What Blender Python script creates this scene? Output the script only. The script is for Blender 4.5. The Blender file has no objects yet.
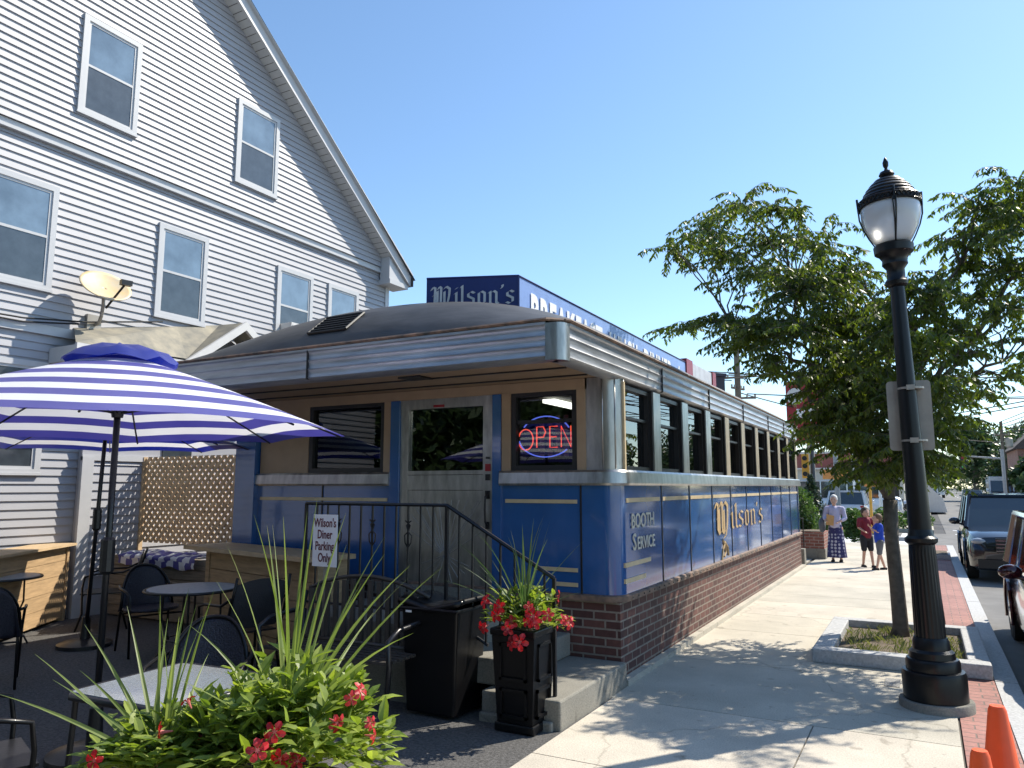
import bpy, bmesh, math, random
from mathutils import Vector, Matrix, noise
random.seed(7)
R=math.radians
sc=bpy.context.scene
col=sc.collection
# ------------------------------------------------------------------ helpers
def tag(o,label=None,cat=None,group=None,kind=None):
    if label: o['label']=label
    if cat: o['category']=cat
    if group: o['group']=group
    if kind: o['kind']=kind
    return o
def empty(name,loc,label,cat,group=None,rz=0):
    o=bpy.data.objects.new(name,None); col.objects.link(o); o.location=loc; o.rotation_euler=(0,0,rz)
    o.empty_display_size=.1
    return tag(o,label,cat,group)
def copy_tree(o,parent=None):
    c=o.copy(); col.objects.link(c)
    if parent: c.parent=parent
    for ch in list(o.children): copy_tree(ch,c)
    return c
def V(*a): return Vector(a)
class MB:
    def __init__(s): s.v=[]; s.f=[]; s.m=[]; s.mi=0
    def add(s,vs,fs):
        b=len(s.v); s.v+=[tuple(p) for p in vs]; s.f+=[tuple(i+b for i in f) for f in fs]; s.m+=[s.mi]*len(fs); return s
    def quad(s,*p): return s.add(p,[tuple(range(len(p)))])
    def box(s,x0,x1,y0,y1,z0,z1,M=None):
        p=[V(x,y,z) for z in (z0,z1) for y in (y0,y1) for x in (x0,x1)]
        if M: p=[M@q for q in p]
        return s.add(p,[(0,2,3,1),(4,5,7,6),(0,1,5,4),(2,6,7,3),(0,4,6,2),(1,3,7,5)])
    def ring(s,c,d,r,n,up=None,r2=None):
        d=Vector(d).normalized(); u=Vector(up) if up else (V(0,0,1) if abs(d.z)<.9 else V(1,0,0))
        a=d.cross(u).normalized(); b=a.cross(d).normalized(); r2=r2 or r
        return [Vector(c)+a*r*math.cos(2*math.pi*i/n)+b*r2*math.sin(2*math.pi*i/n) for i in range(n)]
    def tube(s,pts,r,n=8,closed=False):
        pts=[Vector(p) for p in pts]; rs=r if isinstance(r,(list,tuple)) else [r]*len(pts); b=len(s.v); N=len(pts)
        prev=None
        for i,p in enumerate(pts):
            if closed: d=pts[(i+1)%N]-pts[i-1]
            else: d=pts[min(i+1,N-1)]-pts[max(i-1,0)]
            if d.length<1e-9: d=V(0,0,1)
            d.normalize()
            if prev is None:
                u=V(0,0,1) if abs(d.z)<.9 else V(1,0,0); a=d.cross(u).normalized()
            else:
                a=(prev-d*prev.dot(d))
                if a.length<1e-6: a=d.orthogonal()
                a.normalize()
            prev=a; bb=a.cross(d)
            s.v+=[tuple(p+a*rs[i]*math.cos(2*math.pi*k/n)+bb*rs[i]*math.sin(2*math.pi*k/n)) for k in range(n)]
        segs=N if closed else N-1
        for i in range(segs):
            j=(i+1)%N
            for k in range(n):
                s.f.append((b+i*n+k,b+i*n+(k+1)%n,b+j*n+(k+1)%n,b+j*n+k)); s.m.append(s.mi)
        if not closed:
            s.f.append(tuple(b+k for k in range(n))[::-1]); s.m.append(s.mi)
            s.f.append(tuple(b+(N-1)*n+k for k in range(n))); s.m.append(s.mi)
        return s
    def lathe(s,prof,c=(0,0,0),n=24,sx=1,sy=1,cap=True):
        b=len(s.v)
        for r,z in prof:
            s.v+=[(c[0]+sx*r*math.cos(2*math.pi*k/n),c[1]+sy*r*math.sin(2*math.pi*k/n),c[2]+z) for k in range(n)]
        for i in range(len(prof)-1):
            for k in range(n):
                s.f.append((b+i*n+k,b+i*n+(k+1)%n,b+(i+1)*n+(k+1)%n,b+(i+1)*n+k)); s.m.append(s.mi)
        if cap:
            s.f.append(tuple(b+k for k in range(n))[::-1]); s.m.append(s.mi)
            s.f.append(tuple(b+(len(prof)-1)*n+k for k in range(n))); s.m.append(s.mi)
        return s
    def prism(s,poly,axis,a,b):
        # poly in 2D extruded along axis 'x','y','z'
        def P(u,v,w): return {'x':(w,u,v),'y':(u,w,v),'z':(u,v,w)}[axis]
        n=len(poly); vs=[P(u,v,a) for u,v in poly]+[P(u,v,b) for u,v in poly]
        return s.add(vs,[tuple(range(n))[::-1],tuple(range(n,2*n))]+[(i,(i+1)%n,n+(i+1)%n,n+i) for i in range(n)])
    def sweep(s,path,prof,cap=True):
        # path: list of (x,y,nx,ny) outward dirs (mitred), prof: list of (out,z) closed polygon
        b=len(s.v); n=len(prof)
        for x,y,nx,ny in path:
            s.v+=[(x+nx*o,y+ny*o,z) for o,z in prof]
        for i in range(len(path)-1):
            for k in range(n):
                s.f.append((b+i*n+k,b+i*n+(k+1)%n,b+(i+1)*n+(k+1)%n,b+(i+1)*n+k)); s.m.append(s.mi)
        if cap:
            s.f.append(tuple(b+k for k in range(n))[::-1]); s.m.append(s.mi)
            s.f.append(tuple(b+(len(path)-1)*n+k for k in range(n))); s.m.append(s.mi)
        return s
    def ico(s,c,r,sub=1,sq=(1,1,1),jit=0):
        bm=bmesh.new(); bmesh.ops.create_icosphere(bm,subdivisions=sub,radius=1)
        vs=[]
        for v in bm.verts:
            k=1+jit*(random.random()-.5)
            vs.append((c[0]+v.co.x*r*sq[0]*k,c[1]+v.co.y*r*sq[1]*k,c[2]+v.co.z*r*sq[2]*k))
        s.add(vs,[tuple(v.index for v in f.verts) for f in bm.faces]); bm.free(); return s
    def split(s,name,mat,parent=None,**k):
        par=list(range(len(s.v)))
        def fd(i):
            while par[i]!=i: par[i]=par[par[i]]; i=par[i]
            return i
        for f in s.f:
            for i in f[1:]: par[fd(i)]=fd(f[0])
        gr={}
        for n_,f in enumerate(s.f): gr.setdefault(fd(f[0]),[]).append(n_)
        out=[]
        for fs in gr.values():
            idx=sorted({i for n_ in fs for i in s.f[n_]}); mp={i:j for j,i in enumerate(idx)}
            m=MB(); m.v=[s.v[i] for i in idx]; m.f=[tuple(mp[i] for i in s.f[n_]) for n_ in fs]; m.m=[s.m[n_] for n_ in fs]
            out.append(m.build(name,mat,parent,**k))
        return out
    def build(s,name,mat,parent=None,smooth=False,world=False,fix=True,label=None,auto=None):
        me=bpy.data.meshes.new(name); vs=s.v
        if world and parent:
            r=parent
            while r.parent: r=r.parent
            L=r.location; vs=[(a-L.x,b-L.y,c-L.z) for a,b,c in vs]
        me.from_pydata(vs,[],s.f)
        mats=mat if isinstance(mat,(list,tuple)) else [mat]
        for m in mats: me.materials.append(m)
        if len(mats)>1: me.polygons.foreach_set('material_index',s.m)
        if fix:
            bm=bmesh.new(); bm.from_mesh(me); bmesh.ops.recalc_face_normals(bm,faces=bm.faces); bm.to_mesh(me); bm.free()
        if smooth: me.polygons.foreach_set('use_smooth',[True]*len(me.polygons))
        if auto:
            try: me.set_sharp_from_angle(angle=R(auto))
            except Exception: pass
        me.update()
        o=bpy.data.objects.new(name,me); col.objects.link(o)
        if parent: o.parent=parent
        if label: o['label']=label
        return o
def bevel(o,w=.01,seg=2):
    m=o.modifiers.new('b','BEVEL'); m.width=w; m.segments=seg; m.limit_method='ANGLE'; m.angle_limit=R(40); return o
def textmesh(txt,size,mat,name,parent,M,depth=.003,bold=0,sx=1,spacing=1,align='CENTER'):
    c=bpy.data.curves.new(name,'FONT'); c.body=txt; c.size=size; c.extrude=depth; c.offset=bold; c.align_x=align; c.space_character=spacing; c.resolution_u=3
    t=bpy.data.objects.new(name,c); col.objects.link(t)
    dg=bpy.context.evaluated_depsgraph_get(); me=bpy.data.meshes.new_from_object(t.evaluated_get(dg))
    bpy.data.objects.remove(t); 
    me.transform(M@Matrix.Diagonal((sx,1,1,1)))
    me.materials.clear(); me.materials.append(mat)
    o=bpy.data.objects.new(name,me); col.objects.link(o); 
    if parent: o.parent=parent
    return o
def basis(o,x,y):
    x=Vector(x).normalized(); y=Vector(y).normalized(); z=x.cross(y)
    return Matrix(((x.x,y.x,z.x,o[0]),(x.y,y.y,z.y,o[1]),(x.z,y.z,z.z,o[2]),(0,0,0,1)))
# ------------------------------------------------------------------ materials
def new(name):
    m=bpy.data.materials.new(name); m.use_nodes=True; nt=m.node_tree; return m,nt,nt.nodes['Principled BSDF']
def N(nt,t,**k):
    n=nt.nodes.new(t)
    for a,b in k.items():
        if a in n.inputs: n.inputs[a].default_value=b
        else: setattr(n,a,b)
    return n
def mat(name,c,rough=.6,metal=0,var=.15,scale=6,bump=0,bscale=40,stretch=None,coat=0,spec=None,c2=None,rvar=0):
    m,nt,p=new(name); L=nt.links.new
    p.inputs['Roughness'].default_value=rough; p.inputs['Metallic'].default_value=metal
    if coat: p.inputs['Coat Weight'].default_value=coat; p.inputs['Coat Roughness'].default_value=.06
    if spec is not None: p.inputs['Specular IOR Level'].default_value=spec
    tc=N(nt,'ShaderNodeTexCoord'); src=tc.outputs['Object']
    if stretch:
        mp=N(nt,'ShaderNodeMapping'); mp.inputs['Scale'].default_value=stretch; L(src,mp.inputs[0]); src=mp.outputs[0]
    nz=N(nt,'ShaderNodeTexNoise',Scale=scale,Detail=6.0,Roughness=.6); L(src,nz.inputs['Vector'])
    rp=N(nt,'ShaderNodeValToRGB'); e=rp.color_ramp.elements
    a=[max(0,x*(1-var)) for x in c]; b=[min(1,x*(1+var)) for x in (c2 or c)]
    e[0].position=.3; e[1].position=.7; e[0].color=(*a,1); e[1].color=(*b,1)
    L(nz.outputs[0],rp.inputs[0]); L(rp.outputs[0],p.inputs['Base Color'])
    if rvar:
        mr=N(nt,'ShaderNodeMapRange'); mr.inputs[3].default_value=max(0,rough-rvar); mr.inputs[4].default_value=min(1,rough+rvar)
        L(nz.outputs[0],mr.inputs[0]); L(mr.outputs[0],p.inputs['Roughness'])
    if bump:
        n2=N(nt,'ShaderNodeTexNoise',Scale=bscale,Detail=4.0); L(src,n2.inputs['Vector'])
        bp=N(nt,'ShaderNodeBump',Strength=bump,Distance=.01); L(n2.outputs[0],bp.inputs['Height']); L(bp.outputs[0],p.inputs['Normal'])
    return m
def glass(name,tint=(.6,.65,.65),ior=1.7,rough=.0):
    m,nt,p=new(name); L=nt.links.new; nt.nodes.remove(p); out=nt.nodes['Material Output']
    t=N(nt,'ShaderNodeBsdfTransparent'); t.inputs[0].default_value=(*tint,1)
    g=N(nt,'ShaderNodeBsdfGlossy'); g.inputs['Roughness'].default_value=rough; g.inputs[0].default_value=(.95,.97,1,1)
    f=N(nt,'ShaderNodeFresnel',IOR=ior); mx=N(nt,'ShaderNodeMixShader')
    L(f.outputs[0],mx.inputs[0]); L(t.outputs[0],mx.inputs[1]); L(g.outputs[0],mx.inputs[2]); L(mx.outputs[0],out.inputs[0]); return m
def leafmat(name,c,c2,tr=.35,scale=3):
    m,nt,p=new(name); L=nt.links.new; out=nt.nodes['Material Output']
    tc=N(nt,'ShaderNodeTexCoord'); nz=N(nt,'ShaderNodeTexNoise',Scale=scale,Detail=3.0); L(tc.outputs['Object'],nz.inputs['Vector'])
    gm=N(nt,'ShaderNodeNewGeometry'); ad=N(nt,'ShaderNodeMath',operation='ADD'); ml=N(nt,'ShaderNodeMath',operation='MULTIPLY'); ml.inputs[1].default_value=.45
    L(gm.outputs['Random Per Island'],ml.inputs[0]); L(ml.outputs[0],ad.inputs[0]); L(nz.outputs[0],ad.inputs[1])
    rp=N(nt,'ShaderNodeValToRGB'); e=rp.color_ramp.elements; e[0].position=.4; e[1].position=.95; e[0].color=(*c,1); e[1].color=(*c2,1)
    L(ad.outputs[0],rp.inputs[0]); L(rp.outputs[0],p.inputs['Base Color']); p.inputs['Roughness'].default_value=.45
    t=N(nt,'ShaderNodeBsdfTranslucent'); hs=N(nt,'ShaderNodeHueSaturation',Saturation=1.15,Value=1.9); L(rp.outputs[0],hs.inputs['Color']); L(hs.outputs[0],t.inputs[0])
    mx=N(nt,'ShaderNodeMixShader'); mx.inputs[0].default_value=tr; L(p.outputs[0],mx.inputs[1]); L(t.outputs[0],mx.inputs[2]); L(mx.outputs[0],out.inputs[0]); return m
def emis(name,c,s):
    m,nt,p=new(name); p.inputs['Base Color'].default_value=(*c,1); p.inputs['Emission Color'].default_value=(*c,1); p.inputs['Emission Strength'].default_value=s; return m
M={}
M['asphalt']=mat('asphalt',(.055,.055,.06),.9,var=.3,scale=3,bump=.6,bscale=120)
M['patio']=mat('patio',(.085,.082,.080),.92,var=.55,scale=48,bump=.8,bscale=90)
M['road']=mat('road',(.16,.155,.15),.9,var=.2,scale=1.5,bump=.4,bscale=150)
def concrete(name,c):
    m,nt,p=new(name); L=nt.links.new; tc=N(nt,'ShaderNodeTexCoord'); p.inputs['Roughness'].default_value=.88
    a=N(nt,'ShaderNodeTexNoise',Scale=1.3,Detail=8.0,Roughness=.65); b=N(nt,'ShaderNodeTexNoise',Scale=90.0,Detail=3.0); st=N(nt,'ShaderNodeTexNoise',Scale=5.0,Detail=2.0)
    for n in (a,b,st): L(tc.outputs['Object'],n.inputs['Vector'])
    r=N(nt,'ShaderNodeValToRGB'); e=r.color_ramp.elements; e[0].position=.3; e[1].position=.72; e[0].color=(*[x*.78 for x in c],1); e[1].color=(*[x*1.1 for x in c],1)
    L(a.outputs[0],r.inputs[0])
    r2=N(nt,'ShaderNodeValToRGB'); e=r2.color_ramp.elements; e[0].position=.3; e[1].position=.6; e[0].color=(.72,.72,.72,1); e[1].color=(1,1,1,1); L(b.outputs[0],r2.inputs[0])
    r3=N(nt,'ShaderNodeValToRGB'); e=r3.color_ramp.elements; e[0].position=.27; e[1].position=.33; e[0].color=(.6,.58,.56,1); e[1].color=(1,1,1,1); L(st.outputs[0],r3.inputs[0])
    m1=N(nt,'ShaderNodeMix',data_type='RGBA',blend_type='MULTIPLY'); m1.inputs[0].default_value=1
    L(r.outputs[0],m1.inputs[6]); L(r2.outputs[0],m1.inputs[7])
    m2=N(nt,'ShaderNodeMix',data_type='RGBA',blend_type='MULTIPLY'); m2.inputs[0].default_value=.7
    L(m1.outputs[2],m2.inputs[6]); L(r3.outputs[0],m2.inputs[7]); L(m2.outputs[2],p.inputs['Base Color'])
    vc=N(nt,'ShaderNodeTexVoronoi',Scale=7.0,feature='F1'); L(tc.outputs['Object'],vc.inputs['Vector'])
    r4=N(nt,'ShaderNodeValToRGB'); e=r4.color_ramp.elements; e[0].position=.055; e[1].position=.085; e[0].color=(.45,.44,.43,1); e[1].color=(1,1,1,1); L(vc.outputs['Distance'],r4.inputs[0])
    m3=N(nt,'ShaderNodeMix',data_type='RGBA',blend_type='MULTIPLY'); m3.inputs[0].default_value=.6
    L(m2.outputs[2],m3.inputs[6]); L(r4.outputs[0],m3.inputs[7])
    ck=N(nt,'ShaderNodeTexVoronoi',Scale=.45,feature='DISTANCE_TO_EDGE'); nw=N(nt,'ShaderNodeTexNoise',Scale=2.2,Detail=5.0); L(tc.outputs['Object'],nw.inputs['Vector'])
    va=N(nt,'ShaderNodeVectorMath',operation='SCALE'); va.inputs['Scale'].default_value=.5; L(nw.outputs['Color'],va.inputs[0]); vb=N(nt,'ShaderNodeVectorMath',operation='ADD'); L(tc.outputs['Object'],vb.inputs[0]); L(va.outputs[0],vb.inputs[1]); L(vb.outputs[0],ck.inputs['Vector'])
    r5=N(nt,'ShaderNodeValToRGB'); e=r5.color_ramp.elements; e[0].position=.0015; e[1].position=.005; e[0].color=(.4,.38,.35,1); e[1].color=(1,1,1,1); L(ck.outputs['Distance'],r5.inputs[0])
    m4=N(nt,'ShaderNodeMix',data_type='RGBA',blend_type='MULTIPLY'); m4.inputs[0].default_value=.45
    L(m3.outputs[2],m4.inputs[6]); L(r5.outputs[0],m4.inputs[7]); L(m4.outputs[2],p.inputs['Base Color'])
    bp=N(nt,'ShaderNodeBump',Strength=.25,Distance=.01); L(b.outputs[0],bp.inputs['Height']); L(bp.outputs[0],p.inputs['Normal'])
    return m
M['conc']=concrete('sidewalk_concrete',(.56,.51,.42)); M['conc2']=concrete('sidewalk_concrete_b',(.52,.48,.40)); M['conc3']=concrete('sidewalk_concrete_c',(.6,.54,.45))
M['joint']=mat('joint',(.10,.09,.08),.95)
M['stepconc']=concrete('step_concrete',(.25,.235,.20))
M['granite']=mat('granite',(.42,.42,.42),.75,var=.25,scale=50,bump=.3,bscale=80)
def bricks(name,c1,c2,mo,w=.2,h=.065,axis='wall',mort=.008,rot=False):
    m,nt,p=new(name); L=nt.links.new; p.inputs['Roughness'].default_value=.8
    tc=N(nt,'ShaderNodeTexCoord'); sx=N(nt,'ShaderNodeSeparateXYZ'); L(tc.outputs['Object'],sx.inputs[0]); cb=N(nt,'ShaderNodeCombineXYZ')
    if axis=='wall':
        ad=N(nt,'ShaderNodeMath',operation='ADD'); L(sx.outputs[0],ad.inputs[0]); L(sx.outputs[1],ad.inputs[1]); L(ad.outputs[0],cb.inputs[0]); L(sx.outputs[2],cb.inputs[1])
    else: L(sx.outputs[1 if rot else 0],cb.inputs[0]); L(sx.outputs[0 if rot else 1],cb.inputs[1])
    b=N(nt,'ShaderNodeTexBrick',Scale=1.0); b.inputs['Brick Width'].default_value=w; b.inputs['Row Height'].default_value=h+mort; b.inputs['Mortar Size'].default_value=mort; b.inputs['Mortar Smooth'].default_value=.2; b.inputs['Bias'].default_value=-.1
    b.inputs['Color1'].default_value=(*c1,1); b.inputs['Color2'].default_value=(*c2,1); b.inputs['Mortar'].default_value=(*mo,1)
    L(cb.outputs[0],b.inputs['Vector'])
    nz=N(nt,'ShaderNodeTexNoise',Scale=25.0,Detail=5.0); L(tc.outputs['Object'],nz.inputs['Vector'])
    mr=N(nt,'ShaderNodeMapRange'); mr.inputs[3].default_value=.6; mr.inputs[4].default_value=1.35; L(nz.outputs[0],mr.inputs[0])
    nb=N(nt,'ShaderNodeTexNoise',Scale=1.2,Detail=3.0); L(tc.outputs['Object'],nb.inputs['Vector'])
    mb=N(nt,'ShaderNodeMapRange'); mb.inputs[3].default_value=.7; mb.inputs[4].default_value=1.3; L(nb.outputs[0],mb.inputs[0])
    mu=N(nt,'ShaderNodeMath',operation='MULTIPLY'); L(mr.outputs[0],mu.inputs[0]); L(mb.outputs[0],mu.inputs[1])
    mx=N(nt,'ShaderNodeVectorMath',operation='SCALE'); L(b.outputs[0],mx.inputs[0]); L(mu.outputs[0],mx.inputs['Scale']); L(mx.outputs[0],p.inputs['Base Color'])
    iv=N(nt,'ShaderNodeMath',operation='SUBTRACT'); iv.inputs[0].default_value=1; L(b.outputs['Fac'],iv.inputs[1])
    bp=N(nt,'ShaderNodeBump',Strength=.8,Distance=.008); L(iv.outputs[0],bp.inputs['Height']); L(bp.outputs[0],p.inputs['Normal'])
    return m
M['brick']=bricks('brick_wall',(.14,.055,.042),(.065,.027,.023),(.25,.205,.165),w=.215,h=.066,mort=.009)
M['brick2']=bricks('brick_planter',(.28,.10,.07),(.2,.07,.05),(.35,.3,.26))
M['paver']=bricks('brick_paver',(.36,.17,.14),(.28,.13,.11),(.16,.12,.1),w=.2,h=.1,axis='floor',mort=.006)
M['blue']=mat('blue_enamel',(.022,.095,.28),.16,var=.14,scale=2,spec=.9,coat=.7,bump=.12,bscale=2.5,rvar=.05)
M['stripe']=mat('cream_stripe',(.55,.43,.26),.4)
M['gold']=mat('gold_letter',(.5,.34,.16),.4)
M['cream']=mat('cream_letter',(.55,.53,.45),.4)
M['steel']=mat('stainless',(.42,.41,.39),.32,metal=.85,var=.3,scale=4,stretch=(3,3,.8),rvar=.1,bump=.02,bscale=4)
M['steelc']=mat('cornice_steel',(.40,.41,.43),.40,metal=.65,var=.25,scale=3,stretch=(.7,.7,6),rvar=.1,bump=.12,bscale=9)
M['pilaster']=mat('pilaster_metal',(.42,.33,.22),.42,metal=.5,var=.3,scale=5,stretch=(4,4,.6))
M['tan']=mat('tan_paint',(.36,.25,.16),.6,var=.08)
M['black']=mat('black_metal',(.012,.012,.014),.35,var=.2,bump=.1,bscale=60)
M['gloss_black']=mat('gloss_black',(.004,.004,.005),.36,spec=.35,coat=.05,bump=.05,bscale=30)
M['darkframe']=mat('dark_frame',(.014,.013,.013),.4)
M['rust']=mat('rusty_edge',(.09,.085,.08),.7,var=.5,scale=9,c2=(.2,.12,.08))
M['roof']=mat('roof_membrane',(.055,.055,.058),.55,var=.35,scale=2.5,stretch=(1,3,1),bump=.2,bscale=7)
M['siding']=mat('vinyl_siding',(.36,.36,.385),.5,var=.07,scale=1.2,stretch=(1,1,3))
M['trim']=mat('white_trim',(.5,.5,.51),.45,var=.03)
M['soffit']=mat('soffit',(.62,.6,.58),.6,var=.06)
M['shingle']=mat('porch_roof_membrane',(.20,.195,.175),.8,var=.25,scale=4,c2=(.27,.24,.18))
M['wood']=mat('deck_lumber',(.42,.28,.15),.7,var=.25,scale=4,stretch=(1,1,9))
M['woodlight']=mat('plywood',(.5,.36,.21),.7,var=.15,scale=5,stretch=(1,6,1))
M['woodgrey']=mat('weathered_plank',(.24,.2,.15),.85,var=.3,scale=5,stretch=(1,1,9))
M['lattice']=mat('cedar_lattice',(.55,.39,.23),.7,var=.3,scale=9)
M['bark']=mat('bark',(.13,.11,.09),.9,var=.3,scale=14,bump=.8,bscale=30)
M['glass_dark']=glass('diner_glass',(.30,.32,.32),2.3)
M['glass_front']=glass('front_glass',(.55,.57,.57),1.6)
M['pane_dark']=mat('screened_pane',(.045,.055,.065),.22,var=.3,coat=.5,spec=.8)
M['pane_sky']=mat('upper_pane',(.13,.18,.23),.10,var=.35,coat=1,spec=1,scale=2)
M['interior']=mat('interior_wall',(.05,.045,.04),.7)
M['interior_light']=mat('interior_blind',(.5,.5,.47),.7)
M['lamp']=emis('fluorescent_tube',(1,.97,.85),5)
M['white']=mat('white_paint',(.8,.8,.8),.5,var=.04)
M['leaf']=leafmat('tree_leaves',(.028,.054,.012),(.14,.18,.032),.40)
M['leaf_far']=leafmat('far_leaves',(.018,.04,.015),(.055,.09,.028),.2,.6)
M['leaf_dark']=leafmat('conifer_leaves',(.012,.03,.016),(.03,.055,.022),.1)
M['leaf_bush']=leafmat('bush_leaves',(.03,.07,.015),(.09,.15,.035),.25)
M['spike']=leafmat('dracaena_blades',(.10,.15,.03),(.24,.29,.09),.4)
M['leaf_pot']=leafmat('mandevilla_leaves',(.085,.14,.022),(.28,.34,.07),.4,8)
M['petal']=leafmat('red_petals',(.30,.004,.010),(.52,.010,.015),.12,8)
M['petal'].node_tree.nodes
M['grass']=leafmat('grass_blades',(.07,.10,.025),(.20,.21,.07),.3,4)
M['soil']=mat('soil',(.13,.10,.07),.95,var=.4,scale=30,bump=1,bscale=60)
M['orange']=mat('cone_orange',(.9,.11,.02),.45,var=.08)
M['orange2']=mat('orange_sign',(.75,.3,.08),.5)
M['yellow']=mat('signal_yellow',(.7,.35,.04),.5)
M['polewood']=mat('pole_wood',(.16,.13,.10),.9)
M['plate']=mat('sign_back',(.34,.31,.27),.45,metal=.35,var=.15)
M['skin']=mat('skin',(.55,.32,.23),.55,var=.05)
M['redsign']=mat('red_sign',(.27,.01,.015),.4,var=.1)
M['rubber']=mat('rubber',(.02,.02,.02),.8)
M['carglass']=mat('car_glass',(.02,.03,.035),.05,coat=1,spec=1)
M['chrome']=mat('chrome',(.7,.7,.7),.15,metal=1)
M['head']=mat('headlight',(.3,.32,.35),.1,coat=1)
def paint(n,c,r=.25): return mat(n,c,r,metal=.25,coat=1,var=.05)
# striped cloth: rings by distance along object z handled per-vertex material index
M['cloth_white']=leafmat('umbrella_white',(.74,.74,.78),(.82,.82,.86),.22)
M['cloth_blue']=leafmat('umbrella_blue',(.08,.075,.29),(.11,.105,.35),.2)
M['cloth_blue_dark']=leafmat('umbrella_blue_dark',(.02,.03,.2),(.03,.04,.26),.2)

# ------------------------------------------------------------------ camera, world, sun
cam=bpy.data.cameras.new('camera'); co=bpy.data.objects.new('camera',cam); col.objects.link(co); sc.camera=co
cam.sensor_width=36; cam.lens=750/1024*36; cam.clip_end=3000; cam.clip_start=.05
co.location=(0,0,1.7); co.rotation_euler=(R(90+7.782),0,R(28.617))
SUN_AZ=34.8; SUN_EL=47
w=bpy.data.worlds.new('World'); sc.world=w; w.use_nodes=True; nt=w.node_tree
bg=nt.nodes['Background']; sky=nt.nodes.new('ShaderNodeTexSky'); sky.sky_type='NISHITA'; sky.sun_disc=False
sky.sun_elevation=R(SUN_EL); sky.sun_rotation=R(SUN_AZ); sky.air_density=1.0; sky.dust_density=0.25; sky.ozone_density=2.5
tn=nt.nodes.new('ShaderNodeMix'); tn.data_type='RGBA'; tn.blend_type='MULTIPLY'; tn.inputs[0].default_value=1; tn.inputs[7].default_value=(1.04,1.14,1.15,1); nt.links.new(sky.outputs[0],tn.inputs[6]); nt.links.new(tn.outputs[2],bg.inputs[0]); bg.inputs[1].default_value=.135
sl=bpy.data.lights.new('sun','SUN'); sl.energy=5.0; sl.angle=R(.53); sl.color=(1,.93,.80); so=bpy.data.objects.new('sun',sl); col.objects.link(so)
sd=V(math.sin(R(SUN_AZ))*math.cos(R(SUN_EL)),math.cos(R(SUN_AZ))*math.cos(R(SUN_EL)),math.sin(R(SUN_EL)))
so.rotation_euler=sd.to_track_quat('Z','Y').to_euler(); so.location=(20,20,30)
vs=sc.view_settings; vs.view_transform='Standard'; vs.look='None'; vs.gamma=1; vs.exposure=0.56; vs.use_curve_mapping=False

# ------------------------------------------------------------------ ground
def sheet(name,x0,x1,y0,y1,z,m): return tag(MB().quad((x0,y0,z),(x1,y0,z),(x1,y1,z),(x0,y1,z)).build(name,m),kind='structure')
sheet('ground',-600,600,-300,900,-.14,M['asphalt'])
tag(MB().box(-12,-2.335,-6,6.38,-.13,-.004).box(-12,-2.42,6.38,17.5,-.13,-.006).build('patio_pavement',M['patio']),kind='structure')
# sidewalk slabs
sw=MB(); xs=[-2.34,-.815,.105]; ys=[-5,-3.4,-1.9,-.35,1.2,2.9,4.55,6.0,7.7,9.45,10.75,12.0,12.9,14.2,15.6,17,18.4,19.8,21.2,22.8,24.2,25.6]
sw.mi=3; sw.box(-2.45,.112,-5,25.6,-.13,-.016)
g=.005
for i in range(len(ys)-1):
    cells=[(xs[0],xs[1]),(xs[1],xs[2])] if ys[i]<5.9 else [(-2.38 if ys[i]>=6 else -2.34,xs[2])]
    for j,(a,b) in enumerate(cells):
        sw.mi=(i*2+j*3+(i//3))%3; sw.box(a+g,b-g,ys[i]+g,ys[i+1]-g,-.10,0)
sb=tag(sw.build('sidewalk',[M['conc'],M['conc2'],M['conc3'],M['joint']]),kind='structure')
tag(MB().box(-10,-2.46,17.52,25.6,-.13,-.002).build('corner_pavement',M['conc2']),kind='structure')
tag(MB().box(.117,.425,-5,25.6,-.12,-.001).build('brick_pavement',M['paver']),kind='structure')
kb=MB(); y=-5
while y<25.5:
    l=1.55+.3*random.random(); kb.box(.43,.60,y+.006,min(25.6,y+l)-.006,-.13,.004+.004*random.random()); y+=l
tag(kb.build('kerb',M['granite']),kind='structure')
sheet('road',.6,16,-30,400,-.125,M['road'])
sheet('cross_street',-120,.6,25.62,34,-.121,M['road'])
mk=MB()
for y0,x0,x1 in ((33.6,.9,15),(36.6,.9,15)): mk.quad((x0,y0,-.117),(x1,y0,-.117),(x1,y0+.35,-.117),(x0,y0+.35,-.117))
for x0 in (-.9,-2.6,-4.3): mk.quad((x0,26.5,-.117),(x0+.5,26.5,-.117),(x0+.5,33.5,-.117),(x0,33.5,-.117))
mk.quad((1.2,27.0,-.117),(1.9,27.0,-.117),(1.9,29.5,-.117),(1.2,29.5,-.117))
mk.quad((1.2,50,-.117),(7,50,-.117),(7,50.6,-.117),(1.2,50.6,-.117))
for k in range(12):
    y=60+k*12; mk.quad((4.6,y,-.117),(4.75,y,-.117),(4.75,y+4,-.117),(4.6,y+4,-.117))
tag(mk.build('road_markings',M['white']),kind='structure')
tag(MB().box(-60,.2,34.3,300,-.13,.0).build('far_pavement',M['conc2']),kind='structure')
tag(MB().box(14,60,-30,300,-.13,0).build('opposite_pavement',M['conc2']),kind='structure')

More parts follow.
